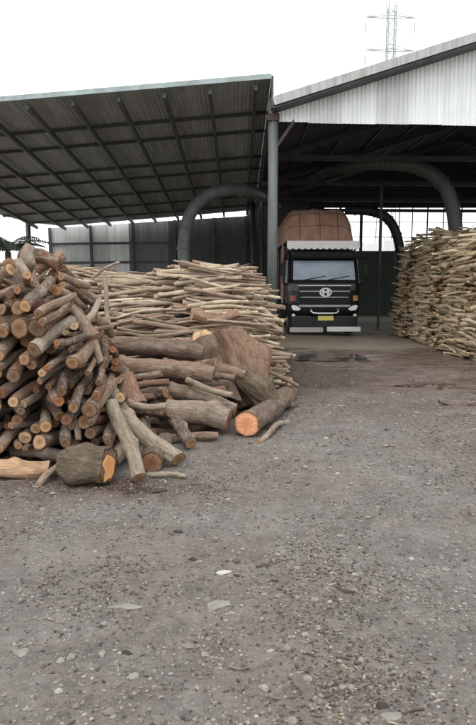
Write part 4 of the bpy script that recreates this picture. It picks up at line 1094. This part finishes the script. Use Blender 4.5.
# single bits that stand out
def flat_bit(name, label, cat, px, py, w_, d_, h_, mat, seed, rot=0):
    c = G(px, py); rg = random.Random(seed); m = 9; V = []
    for lv, rr in ((-1.2, .9), (.15, 1.0), (.6, .7)):
        for k in range(m):
            a = 6.283 * k / m; j = rr * (1 + .4 * math.sin(k * 2.3 + seed) * rg.random()); V.append((w_ / 2 * j * math.cos(a), d_ / 2 * j * math.sin(a), h_ * lv * rg.uniform(.85, 1.1)))
    mb = MB().add(V, [(lv * m + k, lv * m + (k + 1) % m, (lv + 1) * m + (k + 1) % m, (lv + 1) * m + k) for lv in range(2) for k in range(m)] + [tuple(2 * m + k for k in range(m)), tuple(range(m))[::-1]])
    tag(mb.build(name, MAT[mat], None, loc=(c.x, c.y, hgt(c.x, c.y) + .002), rot=(0, 0, rot)), label, cat)
MAT['pale_stone'] = paint('pale_stone', (.21, .188, .172), .7, 0, .2, 25, .5)
MAT['paper'] = paint('paper_scrap', (.42, .39, .36), .8, 0, .1, 20, .2)
MAT['dark_bit'] = paint('dark_bark_bit', (.035, .028, .024), .85, 0, .4, 30, .5)
flat_bit('paper_scrap', 'crumpled white scrap lying on the middle of the yard', 'scrap', 223, 568, .085, .05, .012, 'paper', 1, .3)
flat_bit('flat_stone', 'largest pale flat stone on the yard, below the white scrap', 'stone', 217, 600, .13, .085, .016, 'pale_stone', 2, .5)
flat_bit('flat_stone', 'long pale flat stone at the left of the yard', 'stone', 126, 605, .17, .05, .012, 'pale_stone', 3)
flat_bit('flat_stone', 'pale round stone nearest the bottom left corner', 'stone', 22, 650, .07, .06, .014, 'pale_stone', 4)
flat_bit('flat_stone', 'pale worn stone in the lower right of the yard', 'stone', 392, 712, .08, .05, .012, 'pale_stone', 6)
flat_bit('bark_bit', 'dark bark chunk near the bottom edge, right of centre', 'bark chunk', 382, 702, .05, .035, .016, 'dark_bit', 7)
flat_bit('bark_bit', 'dark bark chunk near the bottom edge, left of centre', 'bark chunk', 126, 651, .055, .03, .014, 'dark_bit', 8, -.3)
flat_bit('bark_bit', 'dark bark chunk on the yard before the pale logs', 'bark chunk', 178, 530, .06, .04, .018, 'dark_bit', 9)
flat_bit('bark_bit', 'dark bark chunk on the yard beside the white scrap', 'bark chunk', 193, 557, .05, .04, .018, 'dark_bit', 10)
for (lab, x0, y0, x1, y1, r_, m_) in (
    ('dark curved twig lying right of the white scrap', 257, 566, 281, 560, .007, 'bark_dark'),
    ('dark twig lying alone in the right of the yard', 335, 587, 354, 594, .007, 'bark_dark'),
    ('pale yellow splinter low in the middle of the yard', 229, 665, 250, 666, .006, 'bark_pale'),
    ('dark twig flat on the dirt at the far right', 438, 406, 476, 405, .022, 'bark_dark'),
    ('thin dark twig at the bottom right of the yard', 404, 709, 424, 706, .005, 'bark_dark'),
    ('thin dark twig left of the pale worn stone', 322, 690, 343, 677, .004, 'bark_dark')):
    a = G(x0, y0); b = G(x1, y1); a.z = hgt(a.x, a.y) + r_; b.z = hgt(b.x, b.y) + r_
    lone_log('twig', lab, 'twig', a, b, r_, m_, 'cut', sides=8, rings=10, bend=.06, ends=(), knots=1, seed=int(x0))
# fresh chips round the foot of the orange-ended log and the right end of the stack

# shallow puddles in the mud before the shed
MAT['water'] = paint('muddy_water', (.06, .044, .035), .06, 0, .15, 2, 0, .5)
for (lab, px, py, w_, d_, sd_) in (('wide shallow puddle on the brown mud in front of the truck', 352, 358, 3.0, 1.5, 1), ('small dark puddle on the dirt before the right stack', 440, 386, 1.5, .55, 2), ('thin puddle at the foot of the near pile', 118, 489, .75, .16, 3)):
    c = G(px, py); z0 = sorted(hgt(c.x + w_ * (i / 8 - .5), c.y + d_ * (j / 8 - .5)) for i in range(9) for j in range(9))[38]
    m = 30; mb = MB(); pts = []
    for k in range(m):
        a = 6.283 * k / m; j = 1 + .35 * mnoise.noise(Vector((math.cos(a) * 1.6, math.sin(a) * 1.6, sd_ * 5.0))); pts.append((w_ / 2 * j * math.cos(a), d_ / 2 * j * math.sin(a), 0))
    mb.add(pts + [(0, 0, 0)], [(k, (k + 1) % m, m) for k in range(m)])
    o = mb.build('puddle', MAT['water'], None, loc=(c.x, c.y, z0)); tag(o, lab, 'puddle')
